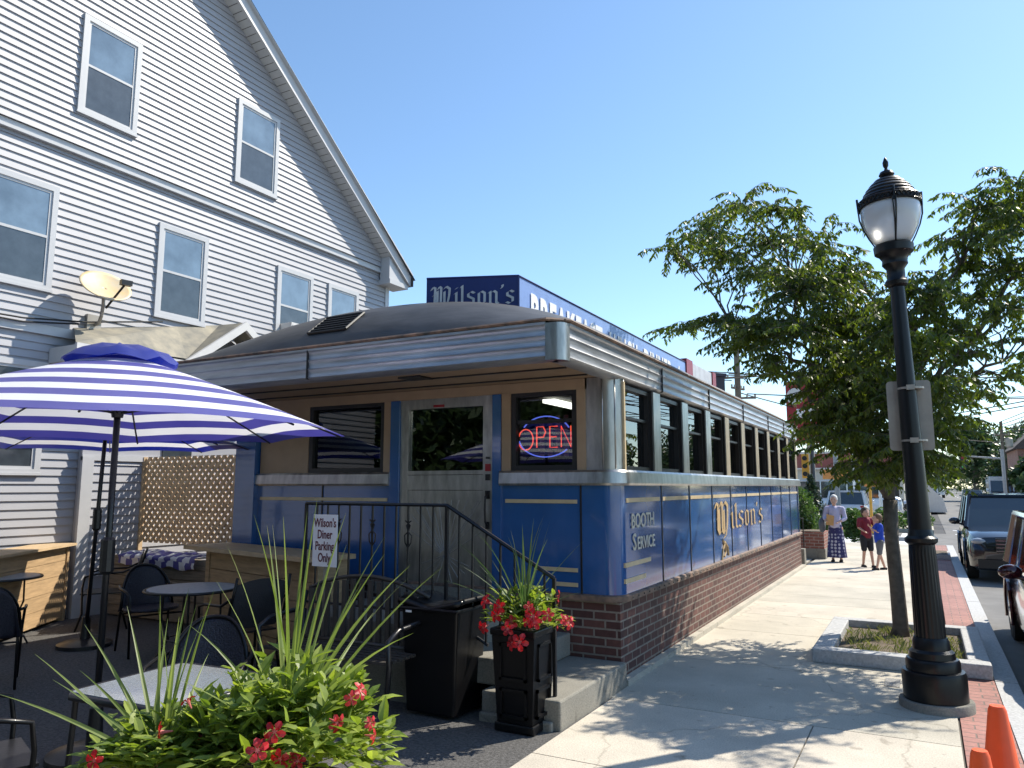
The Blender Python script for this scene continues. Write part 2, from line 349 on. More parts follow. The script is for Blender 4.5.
# ------------------------------------------------------------------ diner
D=empty('diner',(-4.8,6.4,0),"blue enamel and stainless dining car diner with brick base and front steps door",'diner')
def dp(mb,name,m,parent=None,sp=False,**k): return (mb.split if sp else mb.build)(name,m,parent or D,world=True,**k)
Y1=17.4
def arc(x,y,r,a0,a1,n=8):
    return [(x+r*math.cos(R(a0+(a1-a0)*i/n)),y+r*math.sin(R(a0+(a1-a0)*i/n))) for i in range(n+1)]
def wallpath(r=.15,xs=-6.9,front=6.4,side=-2.4,end=Y1):
    p=[(xs,front,0,-1)]
    for i in range(9):
        a=R(-90+90*i/8); p.append((side-r+r*math.cos(a),front+r+r*math.sin(a),math.cos(a),math.sin(a)))
    for i in range(9):
        a=R(0+90*i/8); p.append((side-r+r*math.cos(a),end-r+r*math.sin(a),math.cos(a),math.sin(a)))
    p.append((-7.2,end,0,1)); return p
dp(MB().box(-7.2,-2.42,6.42,Y1-.02,-.05,.70),'brick_base',M['brick'])
dp(MB().box(-7.0,-2.345,6.386,Y1+.03,-.02,.05),'base_ledge',M['conc2'])
dp(MB().sweep(wallpath(),[(-.06,.70),(.035,.69),(.035,.735),(.012,.745),(-.06,.745)]),'drip_edge',M['rust'],smooth=True,auto=30)
rv=MB()
for k in range(70): rv.ico((-2.363,6.6+k*.155,.715),.009,1)
dp(rv,'rivets',M['darkframe'])
# blue skin, broken at the door
pr=[(-.06,.745),(0,.745),(0,1.71),(-.06,1.71)]
full=wallpath()
right=[(-3.61,6.4,0,-1)]+full[1:10]
dp(MB().sweep(right+full[10:18],pr),'blue_panel',M['blue'],smooth=True,auto=30)
dp(MB().sweep([(-6.9,6.4,0,-1),(-4.95,6.4,0,-1)],pr),'blue_panel',M['blue'])
dp(MB().box(-7.22,-6.9,6.33,6.62,0,2.70),'blue_corner_post',M['blue'])
dp(MB().box(-3.70,-3.605,6.375,6.5,.6,2.60),'blue_door_post',M['blue']); dp(MB().box(-4.95,-4.835,6.375,6.5,.6,2.60),'blue_door_post',M['blue'])
sill=[(-.06,1.71),(.045,1.71),(.055,1.73),(.045,1.83),(.03,1.85),(-.06,1.85)]
dp(MB().sweep([(-3.61,6.4,0,-1)]+full[1:18],sill),'sill_band',M['steel'],smooth=True,auto=30)
dp(MB().sweep([(-6.9,6.4,0,-1),(-4.95,6.4,0,-1)],sill),'sill_band',M['steel'])
sm=MB()
for k in range(11):
    y=7.62+k*1.055-(1.055 if k==10 else 0)
    if k<10: sm.box(-2.41,-2.393,y-.012,y+.012,.745,1.71)
sm.box(-2.78,-2.765,6.39,6.407,.745,1.71); sm.box(-5.9,-5.885,6.39,6.407,.745,1.71)
dp(sm,'panel_seam',M['darkframe'],sp=True)
st=MB(); 
for k in range(10):
    y=6.56 if k==0 else 7.66+(k-1)*1.055-.005; y2=7.58+k*1.055
    st.box(-2.41,-2.392,y,y2-.03,1.555,1.595)
for z,l in ((1.0,.72),(.86,.56)): st.box(-2.41,-2.392,6.50,6.50+l,z-.02,z+.02)
st.box(-6.85,-4.99,6.388,6.41,1.545,1.58); st.box(-3.56,-2.81,6.388,6.41,1.545,1.58); st.box(-3.25,-2.81,6.388,6.41,.93,.965); st.box(-3.05,-2.81,6.388,6.41,.80,.835)
dp(st,'cream_stripe',M['stripe'],sp=True)
# lettering on the side
O=D.location
def side(y,z,x=-2.388): return basis((x-O.x,y-O.y,z-O.z),(0,1,0),(0,0,1))
textmesh('BOOTH',.19,M['cream'],'lettering',D,side(7.0,1.32),.002,bold=.002)
textmesh('S',.215,M['cream'],'lettering',D,side(6.745,1.12),.002,bold=.002)
textmesh('ERVICE',.165,M['cream'],'lettering',D,side(7.08,1.12),.002,bold=.002)
GL={'i':(.28,[[(0,.82),(.1,.95),(.1,.12),(.2,.02)],[(.06,1.2),(.15,1.3)]]),
'l':(.28,[[(.02,1.3),(.1,1.45),(.1,.12),(.22,.02)]]),
'o':(.58,[[(.1,.85),(.1,.15),(.25,.02)],[(.25,.02),(.42,.15),(.42,.85)],[(.42,.85),(.25,.98),(.1,.85)]]),
'n':(.64,[[(0,.82),(.1,.95),(.1,.05),(.18,0)],[(.1,.8),(.3,.98),(.44,.85),(.44,.12),(.55,.02)]]),
's':(.54,[[(.44,.86),(.27,.98),(.1,.84),(.1,.62),(.4,.42),(.4,.15),(.22,.02),(.04,.12)]]),
"'":(.2,[[(.08,1.42),(.1,1.3),(.02,1.15)]]),
'W':(1.22,[[(-.05,1.15),(.05,1.38),(.18,1.3),(.15,.28),(.3,.05),(.5,.22)],[(.32,1.2),(.42,1.42),(.52,1.3),(.5,.22),(.68,.04),(.9,.25)],[(.68,1.25),(.8,1.42),(1.0,1.25),(.98,.8),(.92,.35),(.78,-.08),(.6,-.14)],[(.05,.72),(.28,.82)],[(.3,.1),(.3,1.1)],[(.7,.1),(.7,1.05)]])}
def blackletter(mb,txt,Mx,h,nib=.105,sx=1.0,gap=.06):
    x=0; k=0
    tot=sum(GL[c][0]+gap for c in txt)
    for c in txt:
        w_,st_=GL[c]
        for s_ in st_:
            for (a,b) in zip(s_,s_[1:]):
                n=V(nib*.75,nib*.55,0); a3=V(x+a[0],a[1],0); b3=V(x+b[0],b[1],0); k+=1
                zz=.0006*(k%9)
                q=[Mx@V(p.x*h*sx,p.y*h,zz) for p in (a3-n,a3+n,b3+n,b3-n)]
                mb.quad(*q)
        x+=w_+gap
    return x*h*sx
def bl_part(txt,Mx,h,m,parent,name='lettering',**k):
    mb=MB(); blackletter(mb,txt,Mx,h,**k); o=mb.build(name,m,parent,fix=False); s=o.modifiers.new('s','SOLIDIFY'); s.thickness=.002; return o
bl_part('W',side(9.85,1.07),.30,M['gold'],D,sx=2.2,nib=.085)
bl_part("ilson's",side(10.72,1.12),.235,M['gold'],D,sx=2.9,nib=.075)
fl=MB(); 
for pts in ([(10.2,1.0),(10.3,.94),(10.35,.84),(10.26,.78)],[(10.12,.74),(10.2,.88),(10.32,.97),(10.46,.9),(10.5,.78)]):
    fl.tube([(-2.392,y,z) for y,z in pts],.014,6)
dp(fl,'lettering',M['gold'])
# side windows
for k in range(10):
    y0=6.56+k*1.06; wy1=y0+.80
    f=MB(); f.box(-2.52,-2.42,y0,y0+.045,1.85,2.65).box(-2.52,-2.42,wy1-.045,wy1,1.85,2.65).box(-2.52,-2.42,y0+.045,wy1-.045,1.85,1.89).box(-2.52,-2.42,y0+.045,wy1-.045,2.61,2.65).box(-2.50,-2.435,y0+.045,wy1-.045,2.335,2.36)
    fo=dp(f,'window',M['darkframe'])
    dp(MB().box(-2.478,-2.472,y0+.045,wy1-.045,1.89,2.335).box(-2.466,-2.46,y0+.045,wy1-.045,2.36,2.61),'pane',M['glass_dark'],fo)
    dp(MB().box(-2.56,-2.39,wy1,wy1+.03,1.85,2.66),'jamb',M['darkframe'])
    p=MB(); p.box(-2.45,-2.385,wy1+.032,wy1+.26,1.85,2.66); 
    dp(p,'pilaster',M['pilaster'] if k>2 else M['steel'])
    if k==0: dp(MB().box(-2.45,-2.383,6.52,6.555,1.85,2.66),'pilaster',M['stripe'])
dp(MB().sweep([(-2.72,6.4,0,-1)]+full[1:10],[(-.06,1.85),(0,1.85),(0,2.7),(-.06,2.7)]),'corner_panel',M['steel'],smooth=True,auto=30)
# fluted ribs on the corner post
rb=MB()
for i in (0,4,8):
    a=R(-90+90*i/8); x=-2.55+.150*math.cos(a); y=6.55+.152*math.sin(a); rb.tube([(x,y,1.86),(x,y,2.68)],.007,6)
for x in (): rb.tube([(x,6.398,1.86),(x,6.398,2.68)],.006,6)
dp(rb,'corner_flute',M['steel'],smooth=True)
# front wall
dp(MB().box(-7.0,-2.70,6.40,6.50,2.60,2.70),'header',M['tan'])
dp(MB().box(-6.88,-6.13,6.40,6.47,1.85,2.60),'tan_panel',M['tan'])
dp(MB().box(-5.045,-4.955,6.385,6.47,1.85,2.60).box(-3.60,-3.505,6.385,6.47,1.85,2.60).box(-2.80,-2.715,6.385,6.47,1.85,2.60),'tan_jamb',M['tan'],sp=True)
def fwin(x0,x1,mid):
    f=MB(); f.box(x0,x0+.05,6.40,6.5,1.85,2.60).box(x1-.05,x1,6.40,6.5,1.85,2.60).box(x0+.05,x1-.05,6.40,6.5,1.85,1.90).box(x0+.05,x1-.05,6.40,6.5,2.56,2.60)
    if mid: f.box(x0+.05,x1-.05,6.42,6.48,2.30,2.335)
    o=dp(f,'window',M['darkframe']); dp(MB().box(x0+.05,x1-.05,6.445,6.451,1.90,2.56),'pane',M['glass_front'],o)
fwin(-6.12,-5.05,0); fwin(-3.50,-2.805,1)
# door
dr=MB(); X0,X1=-4.83,-3.70
dr.box(X0,X0+.10,6.40,6.47,.72,2.50).box(X1-.12,X1,6.40,6.47,.72,2.50).box(X0,X1,6.395,6.47,2.50,2.60).box(X0+.10,X1-.12,6.40,6.47,1.82,1.86).box(X0+.10,X1-.12,6.41,6.47,.72,1.66).box(X0+.10,X1-.12,6.405,6.47,1.665,1.815)
do=dp(dr,'door',M['steel']); dp(MB().box(X0+.10,X1-.12,6.43,6.436,1.86,2.50),'pane',M['glass_front'],do)
ry=MB(); cx=(X0+X1)/2
for k in range(15):
    a=R(15+k*150/14); l=.42/max(math.sin(a),.6)
    ry.tube([(cx+.05*math.cos(a),6.409,1.02+.05*math.sin(a)),(cx+min(.42,max(-.42,l*math.cos(a))),6.409,1.02+min(.6,l*1.3*math.sin(a)))],.004,4)
for k in range(9):
    a=R(200+k*140/8); ry.tube([(cx,6.409,1.02),(cx+.3*math.cos(a),6.409,1.02+.28*math.sin(a))],.004,4)
dp(ry,'sunburst',mat('brushed_ray',(.3,.3,.3),.6,metal=.3),do)
h=MB(); hx=X1-.06
h.tube([(hx,6.39,1.64),(hx,6.35,1.60),(hx,6.34,1.48),(hx,6.35,1.36),(hx,6.39,1.32)],.011,8); h.box(hx-.025,hx+.025,6.385,6.40,1.58,1.66); h.box(hx-.02,hx+.02,6.385,6.40,1.29,1.36)
dp(h,'handle',M['black'],do)
dp(MB().box(hx-.025,hx+.025,6.388,6.40,1.76,1.82).lathe([(.02,0),(.02,.02)],(hx,6.39,1.97)),'lock',M['black'],do)
dp(MB().box(hx-.03,hx+.03,6.392,6.40,1.85,1.92),'sticker',M['redsign'],do)
dp(MB().box(X0+.42,X0+.55,6.385,6.395,2.51,2.535),'sticker',M['redsign'],do)
dp(MB().box(-5.1,-3.55,6.36,6.5,.60,.72),'threshold',M['stepconc'])
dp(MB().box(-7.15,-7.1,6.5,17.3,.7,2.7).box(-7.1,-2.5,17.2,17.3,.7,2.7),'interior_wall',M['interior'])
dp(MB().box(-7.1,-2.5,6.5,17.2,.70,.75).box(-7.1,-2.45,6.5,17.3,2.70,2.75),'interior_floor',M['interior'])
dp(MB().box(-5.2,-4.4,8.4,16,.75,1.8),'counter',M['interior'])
bl=MB()
for k in range(6): bl.box(-3.44+.09*k,-3.39+.09*k,6.9,6.91,2.0,2.42)
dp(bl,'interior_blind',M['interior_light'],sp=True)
dp(MB().box(-3.75,-3.6,7.6,8.6,2.64,2.68),'ceiling_tube',M['lamp'])
# cornice
cp=[(-.12,2.68),(0,2.68),(.03,2.70)]
for k in range(3):
    z=2.705+k*.082
    cp+= [(.037,z),(.029,z+.012),(.028,z+.050),(.034,z+.070),(.040,z+.078)]
cp+=[(.05,2.955),(.05,2.975),(-.12,2.975)]
cpath=[(-7.35,5.2,0,-1),(-2.52,5.2,0,-1)]
cornA=dp(MB().sweep(cpath,cp),'cornice',M['steelc'],smooth=True,auto=35)
dp(MB().sweep([(-2.42,5.29,1,0),(-2.42,17.3,1,0)],cp),'cornice',M['steelc'],smooth=True,auto=35)
cc=[(-2.52,5.2,0,-1.0)]+[( -2.46+.045*math.cos(R(a))*1.0,5.245+.045*math.sin(R(a)),math.cos(R(a)),math.sin(R(a))) for a in (-80,-60,-45,-30,-10)]+[(-2.415,5.29,1.0,0)]
dp(MB().sweep(cc,[(-.1,2.67),(.045,2.67),(.045,2.965),(-.1,2.965)]),'cornice_corner',M['steel'],smooth=True,auto=40)
jt=MB()
for y in (7.7,9.7,11.8,13.9,15.6): jt.box(-2.46,-2.375,y,y+.012,2.69,2.96)
jt.box(-5.0,-4.988,5.15,5.2,2.69,2.965)
dp(jt,'cornice_joint',M['darkframe'],sp=True)
dp(MB().sweep([(-7.35,5.2,0,-1),(-2.5,5.2,.0,-1),(-2.42,5.28,1,-.0),(-2.42,17.3,1,0)],[(-.3,2.978),(.06,2.978),(.075,2.99),(.06,3.005),(-.3,3.02)]),'roof_edge',M['rust'])
dp(MB().box(-7.3,-2.44,5.22,6.39,2.702,2.72),'soffit',M['tan'])
sv=MB(); sv.box(-4.2,-3.95,5.5,5.7,2.685,2.70)
for y in (5.7,6.15): sv.box(-7.2,-2.6,y,y+.03,2.69,2.701)
dp(sv,'soffit_strip',M['darkframe'],sp=True)
# roof shell
rf=MB(); NX,NY=28,40
ysr=[5.24+ (t/10)**1.2*1.2 for t in range(11)]+[6.44+(17.3-6.44)*t/16 for t in range(1,17)]
def rz(x,y):
    u=(x+4.8)/2.42; g=min(1,max(0,(y-5.24)/.95)); g=math.sin(g*math.pi/2)**.75; g2=min(1,max(0,(17.3-y)/.95)); g2=math.sin(g2*math.pi/2)**.75
    return 3.0+.55*max(0,1-abs(u)**2.3)**.8*g*g2
b=0
vs_=[]; 
for y in ysr:
    for i in range(NX+1):
        x=-7.22+4.84*i/NX; vs_.append((x,y,rz(x,y)))
rf.add(vs_,[(j*(NX+1)+i,j*(NX+1)+i+1,(j+1)*(NX+1)+i+1,(j+1)*(NX+1)+i) for j in range(len(ysr)-1) for i in range(NX)])
dp(rf,'roof',M['roof'],smooth=True)
vt=MB()
def rp(x,y,o=.02): return V(x,y,rz(x,y)+o)
ven=MB(); 
ven.quad(rp(-5.5,5.62,.004),rp(-4.95,5.62,.004),rp(-4.95,5.98,.004),rp(-5.5,5.98,.004)) if False else None
corn=[rp(-5.2,5.36,.02),rp(-4.72,5.36,.02),rp(-4.72,5.62,.02),rp(-5.2,5.62,.02)]
for a,b_ in zip(corn,corn[1:]+corn[:1]): ven.tube([a,b_],.014,6)
for k in range(1,6):
    t=k/6; ven.tube([corn[0].lerp(corn[3],t),corn[1].lerp(corn[2],t)],.012,5)
dp(ven,'roof_vent',M['darkframe']); dp(MB().quad(*[c+V(0,0,-.012) for c in corn]),'vent_opening',M['rubber'])
# roof sign
S=empty('roof_sign',(-3.4,6.37,3.1),"long blue painted rooftop box sign for breakfast lunch and dinner",'sign')
A=V(-3.4,6.37,0); B=A+V(-.93,-.37,0)*.93; z0,z1=3.1,3.77
SB=mat('sign_blue_face',(.22,.33,.62),.4,var=.08); SD=mat('sign_navy',(.01,.02,.12),.35,var=.1)
s1=MB(); s1.quad((A.x,A.y,z0),(A.x,12.3,z0),(A.x,12.3,z1),(A.x,A.y,z1)); s1.quad((B.x,B.y,z0),(B.x,12.3,z0),(B.x,12.3,z1),(B.x,B.y,z1)); s1.quad((A.x,A.y,z1),(A.x,12.3,z1),(B.x,12.3,z1),(B.x,B.y,z1)); s1.quad((A.x,12.3,z0),(A.x,12.3,z1),(B.x,12.3,z1),(B.x,12.3,z0))
s1.build('side_face',SB,S,world=True,fix=False)
MB().quad((B.x,B.y,z0),(A.x,A.y,z0),(A.x,A.y,z1),(B.x,B.y,z1)).build('end_face',SD,S,world=True,fix=False)
e=MB(); e.tube([(B.x,B.y,z1),(A.x,A.y,z1),(A.x,12.3,z1)],.012,4); e.tube([(A.x,A.y,z0),(A.x,A.y,z1)],.01,4); e.build('edge_trim',SD,S,world=True)
SO=S.location
dirf=(A-B).normalized(); pf=B+dirf*.06+V(dirf.y,-dirf.x,0)*.006
GREY=mat('sign_grey_letter',(.5,.5,.5),.5)
bl_part("Wilson's",basis((pf.x-SO.x,pf.y-SO.y,3.49-SO.z),dirf,(0,0,1)),.135,GREY,S,sx=1.32,nib=.09)
for t,ya,yb in (('BREAKFAST',6.62,8.56),('LUNCH',8.8,9.86),('DINNER',10.14,11.5)):
    o=textmesh(t,.5,M['white'],'lettering',S,basis((0,0,0),(0,1,0),(0,0,1)),.002,bold=.021,sx=.8,spacing=1.12)
    ys_=[v.co.y for v in o.data.vertices]; a_,b_=min(ys_),max(ys_); k_=(yb-ya)/(b_-a_)
    for v in o.data.vertices: v.co=V(.008+v.co.x,ya+(v.co.y-a_)*k_-SO.y,v.co.z+3.29-SO.z)
o=textmesh('4',.5,M['white'],'lettering',S,basis((.008,11.85-SO.y,3.29-SO.z),(0,1,0),(0,0,1)),.002,bold=.01,sx=.8)
S2=empty('panel_sign',(-3.4,12.3,3.1),"white panel box sign with red ends behind the blue rooftop sign",'sign')
MB().box(-3.9,-3.38,12.32,12.7,3.1,3.84).box(-3.9,-3.38,14.1,14.35,3.1,3.84).split('red_end',M['redsign'],S2,world=True)
MB().box(-3.88,-3.4,12.7,14.1,3.12,3.82).build('white_panel',mat('panel_grey',(.5,.5,.52),.5),S2,world=True)
S3=empty('roof_exhaust',(-3.6,14.9,3.1),"dark metal exhaust box on the far end of the diner roof",'vent')
MB().lathe([(.3,0),(.3,.75),(.34,.76),(.34,.82),(.1,.86)],(-3.65,14.95,3.1),4).build('exhaust_housing',mat('exhaust_dark',(.05,.045,.06),.6),S3,world=True)
# neon
Ne=empty('open_sign',(-3.17,6.5,2.02),"red and blue neon OPEN sign hanging in the diner window",'neon sign')
nred=emis('neon_red',(1,.10,.05),2.0); nblu=emis('neon_blue',(.15,.22,1),1.6)
def neon(paths,m,name):
    mb=MB()
    for p in paths: mb.tube([(x,6.475,z) for x,z in p],.0065,6)
    mb.build(name,m,Ne,world=True)
def el(cx,cz,rx,rz_,a0=0,a1=360,n=24): return [(cx+rx*math.cos(R(a0+(a1-a0)*i/n)),cz+rz_*math.sin(R(a0+(a1-a0)*i/n))) for i in range(n+1)]
neon([el(-3.38,2.15,.08,.10)],nred,'letter')
neon([[(-3.26,2.07),(-3.26,2.27),(-3.19,2.27),(-3.165,2.22),(-3.19,2.17),(-3.26,2.17)]],nred,'letter')
neon([[(-3.04,2.07),(-3.12,2.07),(-3.12,2.27),(-3.04,2.27)],[(-3.12,2.17),(-3.05,2.17)]],nred,'letter')
neon([[(-3.0,2.07),(-3.0,2.27),(-2.9,2.07),(-2.9,2.27)]],nred,'letter')
neon([el(-3.165,2.17,.27,.20,25,150),el(-3.165,2.17,.29,.19,190,320)],nblu,'oval_tube')
MB().box(-3.42,-2.9,6.486,6.49,2.01,2.02).build('bracket',M['darkframe'],Ne,world=True)
# steps and landing
ST=empty('entrance_steps',(-3.6,5.8,0),"worn concrete steps and landing leading up to the diner door",'steps')
def stp(x0,x1,y0,y1,z0,z1):
    o=MB().box(x0,x1,y0,y1,z0,z1).build('step',M['stepconc'],ST,world=True); bevel(o,.015,2)
stp(-3.0,-2.352,5.02,6.383,-.05,.20); stp(-3.35,-2.88,5.15,6.38,.203,.40)
o=MB().box(-4.95,-3.30,5.08,6.36,-.05,.60).build('landing',M['stepconc'],ST,world=True); bevel(o,.01)
stp(-2.995,-2.40,4.97,5.018,-.05,.06)
# railings
RL=empty('stair_railing',(-3.4,5.15,.2),"black wrought iron railing sloping down beside the front steps",'railing')
def bar(mb,a,b,r=.011): mb.tube([a,b],r,6)
t=MB(); t.tube([(-4.9,5.12,1.55),(-3.39,5.12,1.55),(-2.44,5.12,1.03)],.016,6); t.build('top_rail',M['black'],RL,world=True)
t=MB(); t.tube([(-4.9,5.12,.70),(-3.39,5.12,.70),(-3.0,5.12,.5)],.012,6); t.build('bottom_rail',M['black'],RL,world=True)
for x,zb,zt in ((-4.9,.6,1.55),(-3.39,.3,1.55),(-2.44,.2,1.03)):
    MB().box(x-.012,x+.012,5.108,5.132,zb-.02,zt).build('post',M['black'],RL,world=True)
for k in range(11):
    x=-4.77+k*.125; m_=MB().tube([(x,5.12,.70),(x,5.12,1.55)],.010,5)
    if k in (2,5,8,):
        for s in (-1,1): m_.tube([(x,5.12,1.2),(x+s*.03,5.12,1.24),(x+s*.035,5.12,1.3),(x,5.12,1.33),(x-s*.02,5.12,1.38),(x+s*.03,5.12,1.42)],.006,5)
    m_.build('baluster',M['black'],RL,world=True)
for k in range(7):
    x=-3.27+k*.125; zt=1.55-(x+3.39)*.536; MB().tube([(x,5.12,max(.2,zt-.85)),(x,5.12,zt)],.010,5).build('baluster',M['black'],RL,world=True)

# ------------------------------------------------------------------ house
H=empty('clapboard_house',(-10,6.6,0),"tall white clapboard house with steep gable and sash windows",'house')
XH=-10.0
def lap(mb,x,yl,yr,z0,z1,e,sgn=1):
    z=z0
    while z<z1-1e-6:
        zt=min(z+e,z1); a0,a1,b0,b1=yl(z),yr(z),yl(zt),yr(zt)
        if a1-a0<.02: break
        if b1<b0: b0=b1=(b0+b1)/2
        mb.quad((x+.022*sgn,a0,z),(x+.022*sgn,a1,z),(x+.002,b1,zt),(x+.002,b0,zt))
        mb.quad((x,a0,z),(x,a1,z),(x+.022*sgn,a1,z),(x+.022*sgn,a0,z)); z=zt
    return mb
EZ=6.36; AY=6.6
rr=lambda z: 12.66 if z<EZ else min(12.66,12.32+(6.59-z)/.76)
ll=lambda z: .55 if z<EZ else max(.55,2*AY-(12.32+(6.59-z)/.76))
lo=MB(); lap(lo,XH,ll,rr,.45,3.66,.107); lap(lo,XH,ll,rr,3.80,6.22,.108); lap(lo,XH+.06,ll,rr,6.36,10.95,.108)
lo.build('clapboard_wall',M['siding'],H,world=True,fix=False)
MB().box(-19,XH-.001,.56,12.65,-.1,6.9).build('wall_core',M['siding'],H,world=True)
MB().prism([(.56,6.9),(12.05,6.9),(AY,11.0)],'x',-19,XH-.001).build('gable_core',M['siding'],H,world=True)
tr=MB(); tr.box(XH,XH+.07,.5,12.68,6.235,6.275); tr.box(XH,XH+.045,.5,12.68,6.275,6.355); tr.box(XH,XH+.06,.5,12.68,3.665,3.79); tr.box(XH,XH+.035,12.56,12.68,.3,6.2)
tr.build('belt_trim',M['trim'],H,world=True)
# rake: soffit, fascia, roof
def rake(sg):
    f=lambda y: 6.59-.76*(y-12.32)  # wall/soffit line right side
    def P(y,x,o):   # o offset perpendicular
        zz=f(y)+o
        return (x,y,zz) if sg>0 else (x,2*AY-y,zz)
    ye,ya=13.02,AY
    a=MB()
    a.quad(P(ye,XH-.0,0),P(ya,XH,0),P(ya,XH+.36,0),P(ye,XH+.36,0)); a.build('rake_soffit',M['soffit'],H,world=True,fix=False)
    b=MB(); b.quad(P(ye,XH+.362,-.02),P(ya,XH+.362,-.02),P(ya,XH+.362,.20),P(ye,XH+.362,.20)); b.quad(P(ye,XH+.362,.20),P(ya,XH+.362,.20),P(ya,XH+.42,.22),P(ye,XH+.42,.22)); b.quad(P(ye,XH+.42,.22),P(ya,XH+.42,.22),P(ya,XH+.42,.26),P(ye,XH+.42,.26))
    b.quad(P(ye,XH+.362,-.02),P(ye,XH+.362,.2),P(ye,XH-.2,.2),P(ye,XH-.2,-.02)); b.build('rake_fascia',M['trim'],H,world=True,fix=False)
    c=MB(); c.quad(P(ye+.08,XH+.43,.262-.06),P(ya,XH+.43,.262),P(ya,-19,.262),P(ye+.08,-19,.262-.06)); c.quad(P(ye,XH+.43,.22),P(ye,-19,.22),P(ye,-19,-.02),P(ye,XH+.43,-.02)); c.build('roof',M['roof'],H,world=True,fix=False)
rake(1); rake(-1)
MB().box(XH-.1,XH+.318,12.34,12.98,5.98,6.08).prism([(12.34,6.08),(12.98,6.08),(12.34,6.56)],'x',XH+.05,XH+.30).build('eave_return',M['trim'],H,world=True)
vg=MB()
for k in range(60):
    y=6.8+k*.105; z=6.59-.76*(y-12.32)-.003; 
    if y<13: vg.quad((XH+.02,y,z),(XH+.30,y,z),(XH+.30,y+.008,z-.006),(XH+.02,y+.008,z-.006))
vg.build('soffit_groove',M['joint'],H,world=True,fix=False)
def hwin(y0,y1,z0,z1,xo=0,ac=False,dark=False):
    x=XH+xo; t=.075
    f=MB()
    for a,b,c,d in ((y0,y0+t,z0,z1),(y1-t,y1,z0,z1),(y0+t,y1-t,z0,z0+t*.8),(y0+t,y1-t,z1-t,z1)): f.box(x,x+.048,a,b,c,d)
    f.box(x+.02,x+.06,y0-.01,y1+.01,z0-.02,z0+.012)
    i0,i1,j0,j1=y0+t,y1-t,z0+t*.8,z1-t; m_=(j0+j1)/2+.01; s=.035
    o=f.build('window_frame',M['trim'],H,world=True)
    g=MB()
    for a,b,c,d in ((i0,i0+s,j0,j1),(i1-s,i1,j0,j1),(i0+s,i1-s,j0,j0+s),(i0+s,i1-s,j1-s,j1),(i0+s,i1-s,m_-s/2,m_+s/2)): g.box(x+.012,x+.032,a,b,c,d)
    g.build('sash',M['trim'],o,world=True)
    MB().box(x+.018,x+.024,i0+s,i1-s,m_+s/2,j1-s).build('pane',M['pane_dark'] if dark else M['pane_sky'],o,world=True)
    MB().box(x+.018,x+.024,i0+s,i1-s,j0+s,m_-s/2).build('pane',M['pane_dark'],o,world=True)
    if ac:
        a=MB().box(x+.02,x+.30,i0+.05,i1-.05,j0+.01,j0+.30)
        for k in range(6): a.box(x+.30,x+.31,i0+.08,i1-.08,j0+.04+k*.04,j0+.06+k*.04)
        a.build('air_conditioner',M['soffit'],H,world=True)
hwin(5.66,6.55,6.83,8.28,.06); hwin(8.37,9.31,6.83,8.32,.06); hwin(4.3,5.55,4.25,5.68); hwin(7.07,7.97,4.24,5.69); hwin(9.47,10.37,4.24,5.65,ac=True); hwin(10.79,11.68,4.24,5.64); hwin(4.3,5.60,1.86,3.3,dark=True); hwin(2.6,3.6,6.83,8.3,.06)
# side porch
P_=empty('entry_porch',(-9.3,7,0),"low enclosed side entry with shallow weathered porch roof against the white house",'porch')
def pp(mb,n,m,**k): return mb.build(n,m,P_,world=True,**k)
pp(MB().box(-9.975,-9.89,6.1,8.9,-.05,3.25),'porch_wall',M['siding'])
pl=MB(); lap(pl,-9.89,lambda z:6.14,lambda z:8.9,.5,2.05,.115); pp(pl,'clapboard_wall',M['siding'],fix=False)
pp(MB().box(-9.89,-9.84,6.08,6.24,-.05,2.1).box(-9.89,-9.85,6.08,8.9,2.05,2.13),'porch_trim',M['trim'])
pp(MB().box(-9.885,-9.87,7.3,7.8,1.35,2.6),'porch_window',M['pane_dark'])
pr_=MB()
EX=-9.4
pr_.quad((EX,5.6,3.53),(EX,7.25,3.56),(-9.98,7.5,4.15),(-9.98,5.9,3.83))
pr_.quad((EX,7.25,3.56),(EX,8.28,4.30),(-9.98,8.28,4.32),(-9.98,7.5,4.15)); pr_.quad((EX,8.28,4.30),(EX,9.35,3.56),(-9.98,9.35,3.56),(-9.98,8.28,4.32))
pp(pr_,'porch_roof',M['shingle'],fix=False)
pf_=MB(); pf_.box(EX-.02,EX+.03,5.6,7.22,3.30,3.525); pf_.box(-9.97,EX-.02,5.6,5.63,3.30,3.50); pf_.box(-9.97,EX-.02,5.63,9.3,3.295,3.31)
for s_,(ya,yb) in ((1,(7.20,8.28)),(-1,(9.36,8.28))):
    pf_.add([(EX+.0,ya,3.52),(EX+.06,ya,3.52),(EX+.06,yb,4.31),(EX,yb,4.31),(EX,ya,3.38),(EX+.06,ya,3.38),(EX+.06,yb,4.17),(EX,yb,4.17)],[(0,1,2,3),(4,5,6,7),(1,5,6,2),(0,4,7,3)])
pf_.box(EX-.05,EX+.055,7.25,9.3,3.36,3.44)
pp(pf_,'porch_fascia',M['soffit'],fix=False)
raf=MB()
for k in range(4): raf.box(EX-.5+k*.12,EX-.46+k*.12,7.5,9.1,3.55,3.6)
pp(raf,'rafter',M['woodgrey'])
wr=tag(MB().tube([(-9.93,2,3.82),(-9.9,4,3.80),(-9.9,5.2,3.82),(-9.9,6.0,3.92),(-9.93,7.2,4.16)],.012,5).tube([(-9.93,2,3.78),(-9.9,5.2,3.77),(-9.88,5.9,3.87)],.012,5).build('utility_cable',M['rubber']),"black utility cable running along the house wall above the porch",'cable')
